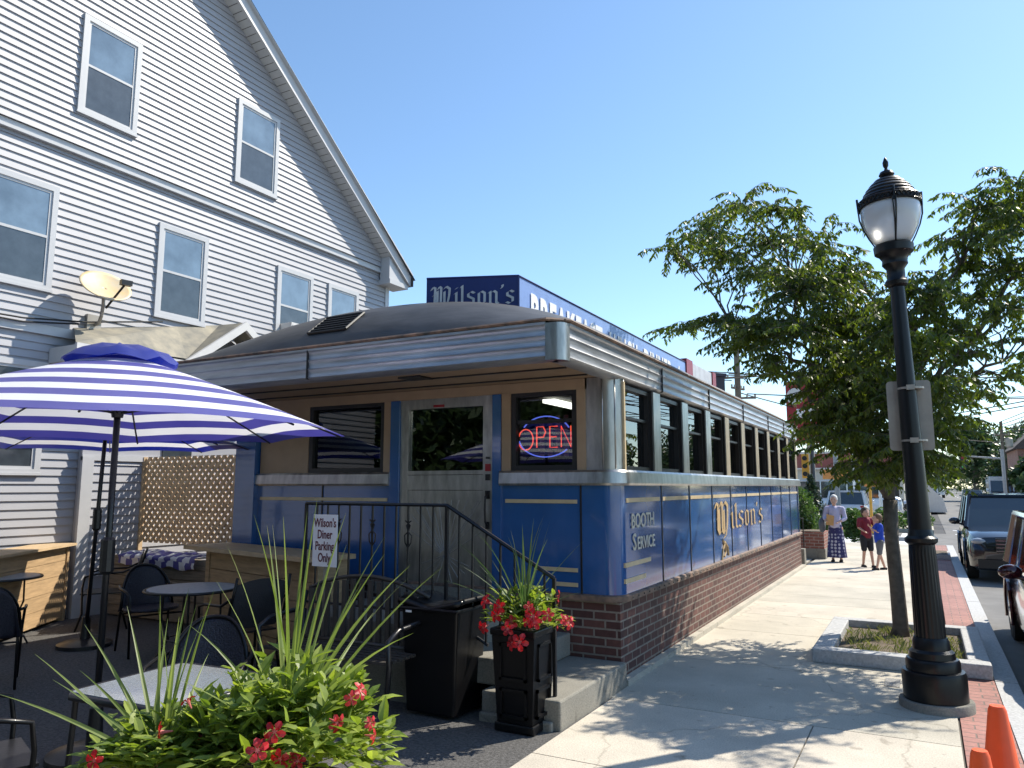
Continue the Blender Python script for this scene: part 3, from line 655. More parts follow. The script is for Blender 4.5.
# satellite dish
sdh=empty('satellite_dish',(-9.97,6.14,3.88),"yellowed oval satellite dish on a bracket beside the porch roof",'satellite dish')
mb=MB(); c=V(-9.63,6.07,4.37); nrm=V(.72,-.15,.62).normalized(); a_=nrm.cross(V(0,0,1)).normalized(); b_=a_.cross(nrm).normalized()
nr=8; n=28; base=[]
for i in range(nr+1):
    r=.33*i/nr
    for k in range(n):
        t=2*math.pi*k/n; base.append(c+a_*r*1.0*math.cos(t)+b_*r*.9*math.sin(t)+nrm*(r*r*.55))
mb.add(base,[(i*n+k,i*n+(k+1)%n,(i+1)*n+(k+1)%n,(i+1)*n+k) for i in range(nr) for k in range(n)])
dishm=mat('aged_dish',(.62,.56,.44),.5,var=.15,scale=5,c2=(.6,.42,.2))
o=mb.build('reflector',dishm,sdh,smooth=True,world=True,fix=False); s=o.modifiers.new('s','SOLIDIFY'); s.thickness=.012
MB().tube([(-9.98,6.16,3.92),(-9.85,6.16,3.92),(-9.75,6.13,4.02),(-9.68,6.10,4.16),c-nrm*.03],.024,8).box(-10,-9.93,6.05,6.25,3.82,4.05).build('mast',M['plate'],sdh,world=True)
arm0=c+V(.06,.0,-.28); lnb=c+V(.34,.08,.05)
MB().tube([arm0,lnb],.015,6).build('feed_arm',M['darkframe'],sdh,world=True)
mb=MB().box(-.04,.04,-.07,.07,-.035,.035,Matrix.Translation(lnb)@(a_.to_track_quat('Y','Z').to_matrix().to_4x4())); mb.build('feed_horn',M['darkframe'],sdh,world=True)

# ------------------------------------------------------------------ lattice, counters, planters
L_=empty('lattice_screen',(-9.0,7.0,.9),"tan wooden lattice screen panel between the house and the blue diner corner",'lattice')
for dirn,yy in ((1,7.0),(-1,7.012)):
    lt=MB(); x0,x1,z0,z1=-9.86,-7.97,.92,2.12
    k=-20
    while k<40:
        s0=x0+k*.118
        # line x = s0 + dirn*(z-z0)
        pts=[]
        za,zb=z0,z1
        xa=s0; xb=s0+dirn*(zb-za)
        # clip in x
        def clip(xa,za,xb,zb):
            t0,t1=0,1; dx=xb-xa
            for lim,s in ((x0,1),(x1,-1)):
                if abs(dx)<1e-9: continue
                t=(lim-xa)/dx
                if s*dx>0: t0=max(t0,t)
                else: t1=min(t1,t)
            return t0,t1
        t0,t1=clip(xa,za,xb,zb)
        if t1-t0>.02:
            pa=V(xa+(xb-xa)*t0,yy,za+(zb-za)*t0); pb=V(xa+(xb-xa)*t1,yy,za+(zb-za)*t1)
            w_=V(.034,0,0)
            lt.add([pa-w_,pa+w_,pb+w_,pb-w_,pa-w_+V(0,.009,0),pa+w_+V(0,.009,0),pb+w_+V(0,.009,0),pb-w_+V(0,.009,0)],[(0,1,2,3),(7,6,5,4),(0,4,5,1),(1,5,6,2),(2,6,7,3),(3,7,4,0)])
        k+=1
    lt.build('slats',M['lattice'],L_,world=True)
MB().box(-9.88,-9.84,6.98,7.04,-.05,2.12).box(-7.99,-7.95,6.98,7.04,-.05,2.12).split('post',M['lattice'],L_,world=True)
W1=empty('plank_planter',(-8.7,6.55,0),"low weathered plank planter box under the lattice screen",'planter')
for k in range(6): MB().box(-9.75,-7.5,6.5,6.53,.02+k*.13,.14+k*.13).build('plank',M['woodgrey'],W1,world=True)
MB().box(-9.75,-7.5,6.531,6.95,.02,.74).build('box_body',M['woodgrey'],W1,world=True)
cl=MB(); 
nx_,ny_=26,12; pv=[]
for j in range(ny_+1):
    for i in range(nx_+1):
        u=i/nx_; v=j/ny_; x=-9.45+1.5*u; yv=6.9-.46*min(v,.7)/.7; z=.83+.04*noise.noise(V(x*6,v*5,0))-(max(0,v-.7)/.3)*(.14+.1*noise.noise(V(x*3,1,2)))
        pv.append((x,yv-.02*(v>.7)+.03*noise.noise(V(x*8,v*8,3)),z))
fcs=[(j*(nx_+1)+i,j*(nx_+1)+i+1,(j+1)*(nx_+1)+i+1,(j+1)*(nx_+1)+i) for j in range(ny_) for i in range(nx_)]
cl.add(pv,fcs); cl.m=[1 if ((i+j//2)//2)%2 else 0 for j in range(ny_) for i in range(nx_)]
tag(cl.build('striped_cloth',[M['cloth_blue'],M['cloth_white']],smooth=True,fix=False),"folded blue and white striped cloth lying on the plank planter",'cloth')
CR=empty('serving_counter',(-6.1,5.85,0),"pale wooden counter with overhanging top beside the diner steps",'counter',rz=R(-12))
o=MB().box(-1.28,1.12,-.30,.26,1.0,1.045).build('counter_top',M['woodlight'],CR)
for k in range(5): MB().box(-1.0,1.05,-.14,-.115,.02+k*.195,.207+k*.195).build('plank',M['wood'],CR)
MB().box(-1.04,-.96,-.15,.2,0,1.0).box(1.0,1.08,-.15,.2,0,1.0).split('post',M['wood'],CR)
MB().box(-1.0,1.0,.12,.14,.02,1.0).build('back_panel',M['wood'],CR)
CL=empty('wooden_bar',(-9.52,5.32,0),"wooden plank bar along the white house wall dappled by sunlight",'counter',rz=R(126))
MB().box(-1.2,.75,-.22,.22,.94,.97).build('counter_top',M['woodlight'],CL)
for k in range(5): MB().box(-1.15,.68,.10,.13,.04+k*.18,.215+k*.18).box(-1.15,.68,-.13,-.10,.04+k*.18,.215+k*.18).build('plank',M['wood'],CL)
MB().box(.66,.72,-.15,.15,0,.94).box(-1.2,-1.14,-.15,.15,0,.94).split('post',M['wood'],CL)

# ------------------------------------------------------------------ umbrellas
def umbrella(loc,zr,za,rad,lab,rot,dark,lean=(0,0),nutz=1.0,name='patio_umbrella',base=True):
    U=empty(name,loc,lab,'umbrella')
    cx,cy=lean
    stripes=6; n=8
    top=V(cx,cy,za)
    can=MB(); fr=MB()
    rings=[i/(stripes*2) for i in range(0,stripes*2+1)]
    vs=[];fs=[];ms=[]
    sub=5
    for ri,t in enumerate(rings):
        for k in range(n):
            a0=R(rot+k*45); a1=R(rot+(k+1)*45)
            p0=V(math.cos(a0),math.sin(a0),0); p1=V(math.cos(a1),math.sin(a1),0)
            for q in range(sub):
                u=q/sub; p=p0.lerp(p1,u)*rad*t
                drop=(za-zr)*(t**1.12)-.0
                sag=.035*t*math.sin(u*math.pi)
                vs.append((cx+p.x*(1-sag*.6),cy+p.y*(1-sag*.6),za-drop-sag*.0+(.02*t*math.sin(u*math.pi) if t<1 else .02*math.sin(u*math.pi))))
    m_=n*sub
    for ri in range(len(rings)-1):
        for k in range(m_):
            fs.append((ri*m_+k,ri*m_+(k+1)%m_,(ri+1)*m_+(k+1)%m_,(ri+1)*m_+k)); ms.append((ri)%2)
    can.v=vs; can.f=fs; can.m=ms
    can.build('canopy',[M['cloth_white'],dark],U,fix=False,smooth=True)
    cap=MB(); vs=[];
    for ri,(t,dz) in enumerate(((0,.085),(.10,.055),(.19,.01),(.235,-.045))):
        for k in range(24):
            a=2*math.pi*k/24+R(rot); w=.012*math.cos(4*(a-R(rot))*2)*(ri>0)
            vs.append((cx+rad*t*math.cos(a),cy+rad*t*math.sin(a),za+dz-.02+w*1.5+.02*noise.noise(V(a*3,t*9,1))*(ri>0)))
    cap.add(vs,[(r*24+k,r*24+(k+1)%24,(r+1)*24+(k+1)%24,(r+1)*24+k) for r in range(3) for k in range(24)])
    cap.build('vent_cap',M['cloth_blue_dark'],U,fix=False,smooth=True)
    hub=V(cx,cy,zr+.12)
    for k in range(n):
        a=R(rot+k*45); d=V(math.cos(a),math.sin(a),0)
        pts=[V(cx,cy,0)+d*rad*t+V(0,0,za-(za-zr)*(t**1.12)-.018) for t in (.04,.3,.6,.98)]
        rb=MB().tube(pts,.007,5).build('rib',M['black'],U)
        MB().tube([hub+d*.03,pts[1].lerp(pts[2],.6)],.006,5).build('strut',M['black'],rb)
    MB().lathe([(.035,-.03),(.04,0),(.035,.05)],hub,12).build('hub',M['black'],U)
    MB().tube([(0,0,.05),(cx,cy,za-.02)],.021,10).build('pole',M['black'],U,smooth=True)
    bx=cx*nutz/za; by=cy*nutz/za
    MB().lathe([(.03,-.12),(.045,-.1),(.045,.1),(.03,.12)],(bx,by,nutz+.05),10).tube([(bx,by,nutz),(bx-.06,by+.03,nutz+.02),(bx-.13,by+.05,nutz+.09)],.009,6).build('crank',M['black'],U)
    MB().lathe([(.27,0),(.27,.035),(.2,.06),(.05,.08),(.04,.30),(.03,.31)],(0,0,0),24).build('base',M['black'],U,smooth=True,auto=40)
    return U
umbrella((-4.75,3.15,0),2.07,2.60,1.52,"large blue and white striped umbrella nearest the front, over the glass table",5,M['cloth_blue'],nutz=1.2)
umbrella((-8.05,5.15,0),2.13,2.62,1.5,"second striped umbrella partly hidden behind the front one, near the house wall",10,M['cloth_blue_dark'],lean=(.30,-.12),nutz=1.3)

# ------------------------------------------------------------------ tables and chairs
def round_table(loc,r,lab):
    T=empty('bistro_table',loc,lab,'table')
    mp=mat('mosaic_top',(.42,.45,.47),.35,var=.2,scale=25)
    MB().lathe([(r-.02,.705),(r-.02,.722)],(0,0,0),32).build('table_top',mp,T); MB().tube([(r*math.cos(a*math.pi/16),r*math.sin(a*math.pi/16),.708) for a in range(32)],.014,6,closed=True).build('rim',M['black'],T,smooth=True)
    for k in range(4):
        a=R(45+90*k); c,s=math.cos(a),math.sin(a)
        MB().tube([(c*r*.6,s*r*.6,.69),(c*r*.62,s*r*.62,.45),(c*r*.45,s*r*.45,.25),(c*r*.8,s*r*.8,0)],.011,6).build('leg',M['black'],T)
    MB().tube([(r*.5*math.cos(a*math.pi/10),r*.5*math.sin(a*math.pi/10),.25) for a in range(20)],.008,5,closed=True).build('brace',M['black'],T)
round_table((-8.98,4.72,0),.40,"round grey topped bistro table by the sunlit wooden bar")
round_table((-6.35,5.12,0),.43,"round mosaic bistro table in front of the wooden counter")
GT=empty('glass_table',(-3.38,2.66,0),"square glass topped patio table just behind the flowering planter",'table',rz=R(3))
gtm=mat('pebbled_glass',(.30,.33,.35),.12,var=.25,scale=60,coat=1,bump=.25,bscale=120)
o=MB().box(-.34,.34,-.33,.33,.708,.716).build('glass_top',gtm,GT)
fr=[(-.36,-.30),(-.30,-.35),(.30,-.35),(.36,-.30),(.36,.30),(.30,.35),(-.30,.35),(-.36,.30)]
MB().tube([(x,y,.70) for x,y in fr],.018,8,closed=True).build('frame',M['black'],GT,smooth=True)
for sx in (-1,1):
    for sy in (-1,1): MB().tube([(sx*.32,sy*.31,.69),(sx*.33,sy*.32,.35),(sx*.36,sy*.35,0)],.014,8).build('leg',M['black'],GT)
wick=mat('dark_wicker',(.018,.018,.03),.45,var=.4,scale=90,bump=.8,bscale=90)
def wicker_chair():
    T=empty('wicker_chair',(0,0,0),'x','chair')   # seat faces +x local, back at -x
    vs=[];
    nu,nv=14,10
    for j in range(nv+1):
        for i in range(nu+1):
            u=-1+2*i/nu; v=j/nv; yy=u*.27*(1-.12*(v-.5)); zt=.42+.44*math.sqrt(max(0,1-abs(u)**2.6)); z=.42+(zt-.42)*v
            x=-.22-.10*v+.10*abs(u)**2
            vs.append((x,yy,z))
    o=MB().add(vs,[(j*(nu+1)+i,j*(nu+1)+i+1,(j+1)*(nu+1)+i+1,(j+1)*(nu+1)+i) for j in range(nv) for i in range(nu)]).build('backrest',wick,T,smooth=True,fix=False)
    s=o.modifiers.new('s','SOLIDIFY'); s.thickness=.02
    rim=[]
    for i in range(25):
        u=-1+2*i/24; zt=.42+.44*math.sqrt(max(0,1-abs(u)**2.6)); v=1 if abs(u)<.999 else 0; rim.append((-.22-.10*(zt-.42)/.44+.10*u*u,u*.275*(1-.06),zt))
    MB().tube(rim,.014,6).build('back_frame',M['gloss_black'],T,smooth=True)
    o=MB().lathe([(.20,.425),(.24,.43),(.25,.445),(.24,.46)],(0,0,0),20,1.05,1.1).build('seat',wick,T)
    for s in (-1,1):
        MB().tube([(-.28,s*.25,.66),(-.1,s*.28,.65),(.12,s*.28,.64),(.2,s*.27,.60),(.21,s*.26,.45),(.23,s*.25,0)],.012,7).build('arm_leg',M['gloss_black'],T,smooth=True)
        MB().tube([(-.2,s*.24,.5),(-.2,s*.24,.42),(-.27,s*.25,0)],.012,7).build('leg',M['gloss_black'],T,smooth=True)
    MB().tube([(.2,-.26,.40),(.2,.26,.40)],.009,6).tube([(-.21,-.24,.38),(-.21,.24,.38)],.009,6).build('stretcher',M['gloss_black'],T)
    return T
wc=wicker_chair()
GR='dark patio chairs around the tables'
spots=[((-7.22,3.72,0),150,"dark wicker chair at the left edge, nearest the bistro table by the bar"),
 ((-7.20,5.30,0),-20,"round backed wicker chair at the left of the mosaic bistro table"),
 ((-3.93,3.25,0),-55,"dark wicker chair tucked behind the glass table")]
for i,(l,a,lab) in enumerate(spots):
    o=wc if i==0 else copy_tree(wc); o.location=l; o.rotation_euler=(0,0,R(a)); o['label']=lab; o['group']=GR
def arm_chair(loc,rz,lab,name='metal_armchair'):
    T=empty(name,loc,lab,'chair',GR,rz=R(rz))
    MB().box(-.23,.25,-.24,.24,.415,.43).build('seat',M['black'],T)
    vs=[];nv=8
    for j in range(nv+1):
        v=j/nv
        for i in range(9): u=-1+i/4; vs.append((-.24-.16*v-.03*math.sin(v*3)+.03*u*u,u*.24,.46+.44*v-.05*v*u*u))
    o=MB().add(vs,[(j*9+i,j*9+i+1,(j+1)*9+i+1,(j+1)*9+i) for j in range(nv) for i in range(8)]).build('backrest',mat('mesh_sling',(.03,.03,.035),.7,bump=.5,bscale=80),T,smooth=True,fix=False)
    for s in (-1,1):
        MB().tube([(-.42,s*.25,.92),(-.36,s*.26,.72),(-.25,s*.26,.44),(-.22,s*.26,.2),(-.28,s*.27,0)],.013,7).build('back_post',M['gloss_black'],T,smooth=True)
        MB().tube([(-.36,s*.27,.74),(-.2,s*.28,.67),(.08,s*.29,.66),(.2,s*.29,.63),(.22,s*.28,.5),(.21,s*.27,.2),(.27,s*.28,0)],.013,7).build('arm',M['gloss_black'],T,smooth=True)
    MB().tube([(.21,-.26,.41),(.21,.26,.41)],.01,6).build('stretcher',M['gloss_black'],T)
    return T
arm_chair((-8.95,5.95,0),-130,"black metal armchair behind the umbrella poles facing the bar")
arm_chair((-5.55,5.0,0),165,"black curved armchair to the left of the slatted bench")
arm_chair((-4.0,2.03,0),70,"chrome edged armchair cut off at the bottom left corner")
# bench
Bn=empty('slatted_bench',(-4.07,4.76,0),"dark metal park bench with curved slatted back below the railing",'bench',rz=R(0))
zt=lambda x: .84+.13*(1-(x/.62)**2)
MB().tube([(x/10*.62,.22,zt(x/10*.62)) for x in range(-10,11)],.018,6).tube([(-.62,.12,.46),(.62,.12,.46)],.018,6).build('back_frame',mat('bench_bronze',(.055,.048,.042),.5),Bn,smooth=True)
for k in range(13):
    x=-.54+k*.09; MB().box(x-.02,x+.02,.14,.165,.47,zt(x)-.02,Matrix.Translation((0,.0,0))@Matrix.Shear('XZ',4,(0,.0)) if False else None).build('back_slat',bpy.data.materials['bench_bronze'],Bn)
for k in range(6): MB().box(-.62,.62,-.30+k*.075,-.25+k*.075,.43,.45).build('seat_slat',bpy.data.materials['bench_bronze'],Bn)
for s in (-1,1): MB().tube([(s*.64,.20,.82),(s*.64,.16,.68),(s*.64,-.2,.66),(s*.64,-.32,.6),(s*.64,-.3,.42),(s*.64,-.34,0)],.02,6).tube([(s*.62,.16,.68),(s*.62,.14,.42),(s*.62,.22,0)],.02,6).build('side_frame',M['black'],Bn,smooth=True)
# parking sign
PS=empty('parking_sign',(-4.56,5.0,0),"small white diner parking only sign above the bench",'sign')
MB().box(-.135,.135,-.004,.004,1.02,1.46).build('panel',mat('sign_pale',(.82,.82,.86),.5,var=.03),PS)
MB().box(-.012,.012,.006,.02,0,1.45).build('post',M['plate'],PS)
for i,t in enumerate(("Wilson's",'Diner','Parking','Only')):
    textmesh(t,.105,mat('maroon_letter',(.12,.015,.03),.5) if i==0 else bpy.data.materials['maroon_letter'],'lettering',PS,basis((0,-.006,1.355-i*.098),(1,0,0),(0,0,1)),.001,bold=.0015,sx=.68)
# trash bin
TB=empty('trash_bin',(-3.34,5.03,0),"tall black plastic rubbish bin beside the flowering planter",'bin')
def frustum(mb,w0,d0,w1,d1,z0,z1):
    return mb.add([(-w0,-d0,z0),(w0,-d0,z0),(w0,d0,z0),(-w0,d0,z0),(-w1,-d1,z1),(w1,-d1,z1),(w1,d1,z1),(-w1,d1,z1)],[(3,2,1,0),(4,5,6,7),(0,1,5,4),(1,2,6,5),(2,3,7,6),(3,0,4,7)])
o=frustum(MB(),.215,.19,.255,.22,.02,.79).build('body',M['gloss_black'],TB); bevel(o,.02,3)
ld=MB(); vs=[]
for j in range(7):
    for i in range(11):
        x=-.27+.054*i; y=-.24+.08*j; vs.append((x,y,.80+.03*abs(math.sin(x*9))+.045*abs(x/.27)**3-.01*(abs(y)>.22)))
ld.add(vs,[(j*11+i,j*11+i+1,(j+1)*11+i+1,(j+1)*11+i) for j in range(6) for i in range(10)])
o=ld.build('lid',M['gloss_black'],TB,smooth=True,fix=False); s=o.modifiers.new('s','SOLIDIFY'); s.thickness=.035
MB().box(-.19,-.14,-.250,-.242,.755,.77).build('badge',M['white'],TB)
MB().tube([(-.26,-.24,.785),(.26,-.24,.785),(.26,.23,.785),(-.26,.23,.785)],.014,6,closed=True).build('rim',M['gloss_black'],TB)

# ------------------------------------------------------------------ flowering planters
def leaf(mb,p,d,L,w,up=V(0,0,1),fold=.15,droop=.2):
    d=d.normalized(); s=d.cross(up)
    if s.length<.05: s=V(1,0,0)
    s.normalize(); n=s.cross(d)
    q=[p, p+d*L*.3+s*w*.45+n*w*fold, p+d*L*.65+s*w*.4+n*(w*fold-droop*L*.3), p+d*L-n*droop*L*.8, p+d*L*.65-s*w*.4+n*(w*fold-droop*L*.3), p+d*L*.3-s*w*.45+n*w*fold, p+d*L*.5-n*droop*L*.15]
    mb.add(q,[(0,1,6),(1,2,6),(2,3,6),(3,4,6),(4,5,6),(5,0,6)])
def blade(mb,p,d,L,w,bend,bd):
    d=d.normalized(); s=d.cross(V(0,0,1)); s=s.normalized() if s.length>.05 else V(1,0,0); n=8; vs=[]
    s=Matrix.Rotation(random.uniform(-1,1),3,d)@s
    pos=p.copy(); dd=d.copy()
    for i in range(n+1):
        t=i/n; ww=w*(1-t**1.8)*(.75+.5*t*(1-t)*2)+.0006
        nn=s.cross(dd).normalized()
        vs+= [pos-s*ww*.5+nn*ww*.18,pos,pos+s*ww*.5+nn*ww*.18]; dd=(dd+bd*bend*(t+.15)/n).normalized(); pos=pos+dd*L/n
    mb.add(vs,[(i*3+j,i*3+j+1,i*3+j+4,i*3+j+3) for i in range(n) for j in range(2)])
def flower(p,d,sz,parent,stemm):
    d=d.normalized(); a=d.orthogonal().normalized(); b=d.cross(a); mb=MB()
    mb.mi=1; mb.tube([p-d*sz*1.2,p-d*sz*.5,p],[sz*.08,sz*.16,sz*.26],7); mb.mi=0
    ph=random.random()*6
    for k in range(5):
        t=ph+2*math.pi*k/5; e=a*math.cos(t)+b*math.sin(t); s=(a*-math.sin(t)+b*math.cos(t))
        q=[p+e*sz*.12,p+e*sz*.6+s*sz*.42+d*sz*.18,p+e*sz*1.0+s*sz*.30+d*sz*.02,p+e*sz*1.1+s*sz*.05-d*sz*.1,p+e*sz*.95-s*sz*.25+d*sz*.05,p+e*sz*.5-s*sz*.28+d*sz*.2,p+e*sz*.6+d*sz*.1]
        mb.add(q,[(0,1,6),(1,2,6),(2,3,6),(3,4,6),(4,5,6),(5,0,6)])
    return mb.build('flower',[M['petal'],stemm],parent,fix=False)
fstem=mat('flower_throat',(.5,.12,.1),.5)
def planting(loc,lab,nblade,bl,nleaf,spread,hgt,nf,fs,spike_dirs=None,seed=1,ll_=.07,side=None,bw=.012,mspike=None):
    random.seed(seed)
    T=empty('flowering_plant',loc,lab,'plant')
    sp=MB()
    for k in range(nblade):
        if spike_dirs and k<len(spike_dirs):
            a,el_,Lr,bend=spike_dirs[k]
        else: a=random.uniform(0,360); el_=random.uniform(30,88); Lr=random.uniform(.6,1); bend=random.uniform(.1,.7)
        d=V(math.cos(R(a))*math.cos(R(el_)),math.sin(R(a))*math.cos(R(el_)),math.sin(R(el_)))
        out=V(math.cos(R(a)),math.sin(R(a)),-.8)
        blade(sp,V(random.uniform(-.03,.03),random.uniform(-.03,.03),.02),d,bl*Lr,bw,bend,out)
    sp.build('spiky_blades',mspike or M['spike'],T,fix=False)
    fo=MB(); 
    for k in range(nleaf//7):
        a=random.uniform(0,2*math.pi); rr_=spread*math.sqrt(random.random()); hz=random.uniform(.0,1)
        p0=V(rr_*.4*math.cos(a),rr_*.4*math.sin(a),0); p1=V(rr_*math.cos(a),rr_*math.sin(a),hgt*hz*(1.1-.6*(rr_/spread)**2)-.08*(rr_/spread>.8))
        fo.tube([p0,(p0+p1)/2+V(0,0,.04),p1],.0022,3)
        for j in range(7):
            t=.25+.75*j/7; p=p0.lerp(p1,t)+V(0,0,.03*math.sin(t*3)); dd=V(random.gauss(0,1),random.gauss(0,1),random.uniform(-.2,.9))+ (p1-p0)*2
            leaf(fo,p,dd,ll_*random.uniform(.6,1.3),ll_*.5,droop=random.uniform(.0,.35))
    fo.build('foliage',M['leaf_pot'],T,fix=False)
    for k in range(nf):
        a=random.uniform(0,2*math.pi) if side is None else R(random.gauss(side[0],side[1])); rr_=spread*random.uniform(.65,1.08)
        p=V(rr_*math.cos(a),rr_*math.sin(a),hgt*random.uniform(-.35,.75)); d=V(math.cos(a)+random.gauss(0,.4),math.sin(a)+random.gauss(0,.4),random.uniform(-.2,.5))
        flower(p,d,fs*random.uniform(.8,1.2),T,fstem)
    return T
def planter(loc,h,w,lab):
    T=empty('tall_planter',loc,lab,'planter')
    mb=MB(); frustum(mb,w*.82,w*.82,w,w,.06,h-.05); o=mb.build('body',M['gloss_black'],T)
    o=MB().box(-w*.92,w*.92,-w*.92,w*.92,0,.06).build('plinth',M['gloss_black'],T); bevel(o,.01)
    o=MB().box(-w*1.07,w*1.07,-w*1.07,w*1.07,h-.05,h).build('rim',M['gloss_black'],T); bevel(o,.01)
    for (ax) in range(4):
        rot=Matrix.Rotation(R(90*ax),4,'Z'); q=MB()
        for z0,z1 in ((.10,h*.42),(h*.5,h*.86)):
            xo=w*.87+ .14*w*((z0+z1)/2/h)
            for a,b,c,d in ((-.62,.62,z0,z0+.02),(-.62,.62,z1-.02,z1),(-.62,-.52,z0,z1),(.52,.62,z0,z1)):
                q.box(xo-.02,xo+.012,a*w,b*w,c,d,rot)
        q.build('panel_moulding',M['gloss_black'],T)
    MB().box(-w*.9,w*.9,-w*.9,w*.9,h-.02,h+.004).build('soil',M['soil'],T)
    return T
planter((-2.62,4.98,0),.70,.17,"tall black square planter standing at the corner of the concrete steps")
planting((-2.60,4.96,.72),"spiky green plant with red trumpet flowers in the tall planter by the steps",34,.78,640,.34,.27,17,.048,seed=4,side=(-45,75),ll_=.075,bw=.018,mspike=leafmat('dark_blades',(.035,.075,.02),(.09,.14,.05),.3))
planter((-2.12,2.0,0),.70,.2,"black square planter at the bottom edge holding the large foreground plant")
fd=[(150,70,1.0,.25),(165,78,.95,.2),(200,75,.9,.3),(120,80,1.,.15),(90,84,1.05,.1),(60,80,1.0,.2),(40,72,.95,.3),(20,62,.95,.45),(10,50,.8,.6),(30,55,1.,.35),(0,75,.9,.2),(300,80,1.,.2),(220,80,1.,.2),(250,70,.8,.3)]
big=planting((-2.06,2.10,.76),"large spiky plant with bright red trumpet flowers in the left foreground",24,.84,1700,.41,.34,22,.028,seed=11,side=(-50,60),ll_=.085,bw=.020,spike_dirs=fd)
planting((-2.38,1.82,.74),"low spiky plant fanning out at the left of the foreground planter",20,.58,760,.30,.2,3,.028,seed=31,side=(-60,50),ll_=.075,bw=.018,spike_dirs=[(200,40,1,.2),(215,30,1,.3),(190,52,1,.2),(185,35,.9,.3),(170,60,1,.1),(150,70,1,.1),(230,45,.8,.2),(100,80,1,.1)])
# ------------------------------------------------------------------ lamp post
LP=empty('street_lamp',(-.03,6.95,0),"black fluted street lamp with frosted acorn globe on the sidewalk",'street lamp'); LP.rotation_euler=(0,-.020,0)
lc=(0,0,0)
MB().lathe([(.262,-.05),(.262,.055),(.255,.065)],lc,36).build('concrete_foot',M['stepconc'],LP,smooth=True,auto=40)
MB().lathe([(.226,.065),(.228,.25),(.218,.28),(.192,.285),(.192,.35),(.182,.37),(.165,.375),(.16,.42),(.135,.44),(.13,.5),(.118,.53)],lc,36).build('base',M['gloss_black'],LP,smooth=True,auto=35)
b=MB(); n=24; pf=[(.113,.5),(.106,.8),(.098,1.18),(.094,1.24),(.118,1.26),(.12,1.29),(.096,1.31),(.084,1.36),(.072,2.3),(.056,3.38)]
vs=[]
for r,z in pf:
    for k in range(n*2): vs.append(((r-(.0035 if k%2 and z<1.2 else 0))*math.cos(math.pi*k/n),(r-(.0035 if k%2 and z<1.2 else 0))*math.sin(math.pi*k/n),z))
b.add(vs,[(i*2*n+k,i*2*n+(k+1)%(2*n),(i+1)*2*n+(k+1)%(2*n),(i+1)*2*n+k) for i in range(len(pf)-1) for k in range(2*n)]); b.build('shaft',M['gloss_black'],LP,fix=False)
MB().lathe([(.056,3.36),(.085,3.38),(.09,3.41),(.07,3.44),(.07,3.52),(.10,3.56),(.095,3.6),(.12,3.64),(.15,3.66),(.155,3.72),(.14,3.735)],lc,32).build('capital',M['gloss_black'],LP,smooth=True,auto=40)
mg,ntg,pg=new('frosted_globe'); pg.inputs['Base Color'].default_value=(.72,.74,.76,1); pg.inputs['Roughness'].default_value=.35; pg.inputs['Transmission Weight'].default_value=.35; pg.inputs['Coat Weight'].default_value=.5
MB().lathe([(.125,3.735),(.16,3.79),(.205,3.88),(.228,3.97),(.232,4.05),(.225,4.08)],lc,32).build('globe',mg,LP,smooth=True,fix=False)
cpz=[(.235,4.07),(.238,4.12),(.215,4.14)]
for k,(r,z) in enumerate(((.214,4.145),(.196,4.18),(.174,4.215),(.146,4.25),(.112,4.283))): cpz+=[(r,z),(r+.004,z+.010),(r-.012,z+.028)]
cpz+=[(.055,4.325),(.045,4.335),(.062,4.36),(.05,4.385),(.018,4.40),(.012,4.42),(.022,4.44),(.024,4.47),(.01,4.51),(.002,4.52)]
MB().lathe(cpz,lc,32).build('cap',M['gloss_black'],LP,smooth=True,auto=30)
cg=MB()
for k in range(4):
    a=R(10+90*k)
    for da in (-.055,.055): cg.tube([(r*math.cos(a+da*(z-3.7)*2.4),r*math.sin(a+da*(z-3.7)*2.4),z) for r,z in ((.14,3.73),(.178,3.8),(.218,3.89),(.243,3.98),(.247,4.08))],.006,5)
    cg.tube([(.245*math.cos(a),.245*math.sin(a),4.05),(.25*math.cos(a),.25*math.sin(a),4.17)],.01,5)
cg.build('cage',M['gloss_black'],LP)
rg=MB()
for z in (4.075,4.125): rg.tube([(.243*math.cos(a*math.pi/18),.243*math.sin(a*math.pi/18),z) for a in range(36)],.006,5,closed=True)
for k in range(36):
    a0=2*math.pi*k/36; a1=2*math.pi*(k+1)/36
    for s in (0,1): rg.tube([(.243*math.cos(a0),.243*math.sin(a0),4.075+.05*s),(.243*math.cos(a1),.243*math.sin(a1),4.125-.05*s)],.004,4)
rg.build('ring_band',M['gloss_black'],LP)
SP=empty('street_sign',(-.07,7.03,2.0),"blank backed rectangular metal sign strapped to the street lamp",'sign',rz=R(6))
pl=[]; w_,h_,r_=.165,.29,.03
for cxs,czs,a0 in ((1,1,0),(-1,1,90),(-1,-1,180),(1,-1,270)):
    for i in range(5): a=R(a0+22.5*i); pl.append((cxs*(w_-r_)+r_*math.cos(a),.285+czs*(h_-r_)+r_*math.sin(a)))
MB().prism(pl,'y',.0,.004).build('panel',M['plate'],SP)
for z in (.07,.5): MB().box(-.085,.085,-.012,-.001,z-.008,z+.008).lathe([(.098,z-.008),(.098,z+.008)],(0.01,-.08,0),20).box(-.03,.03,-.19,-.17,z-.02,z+.02).build('strap',M['plate'],SP)

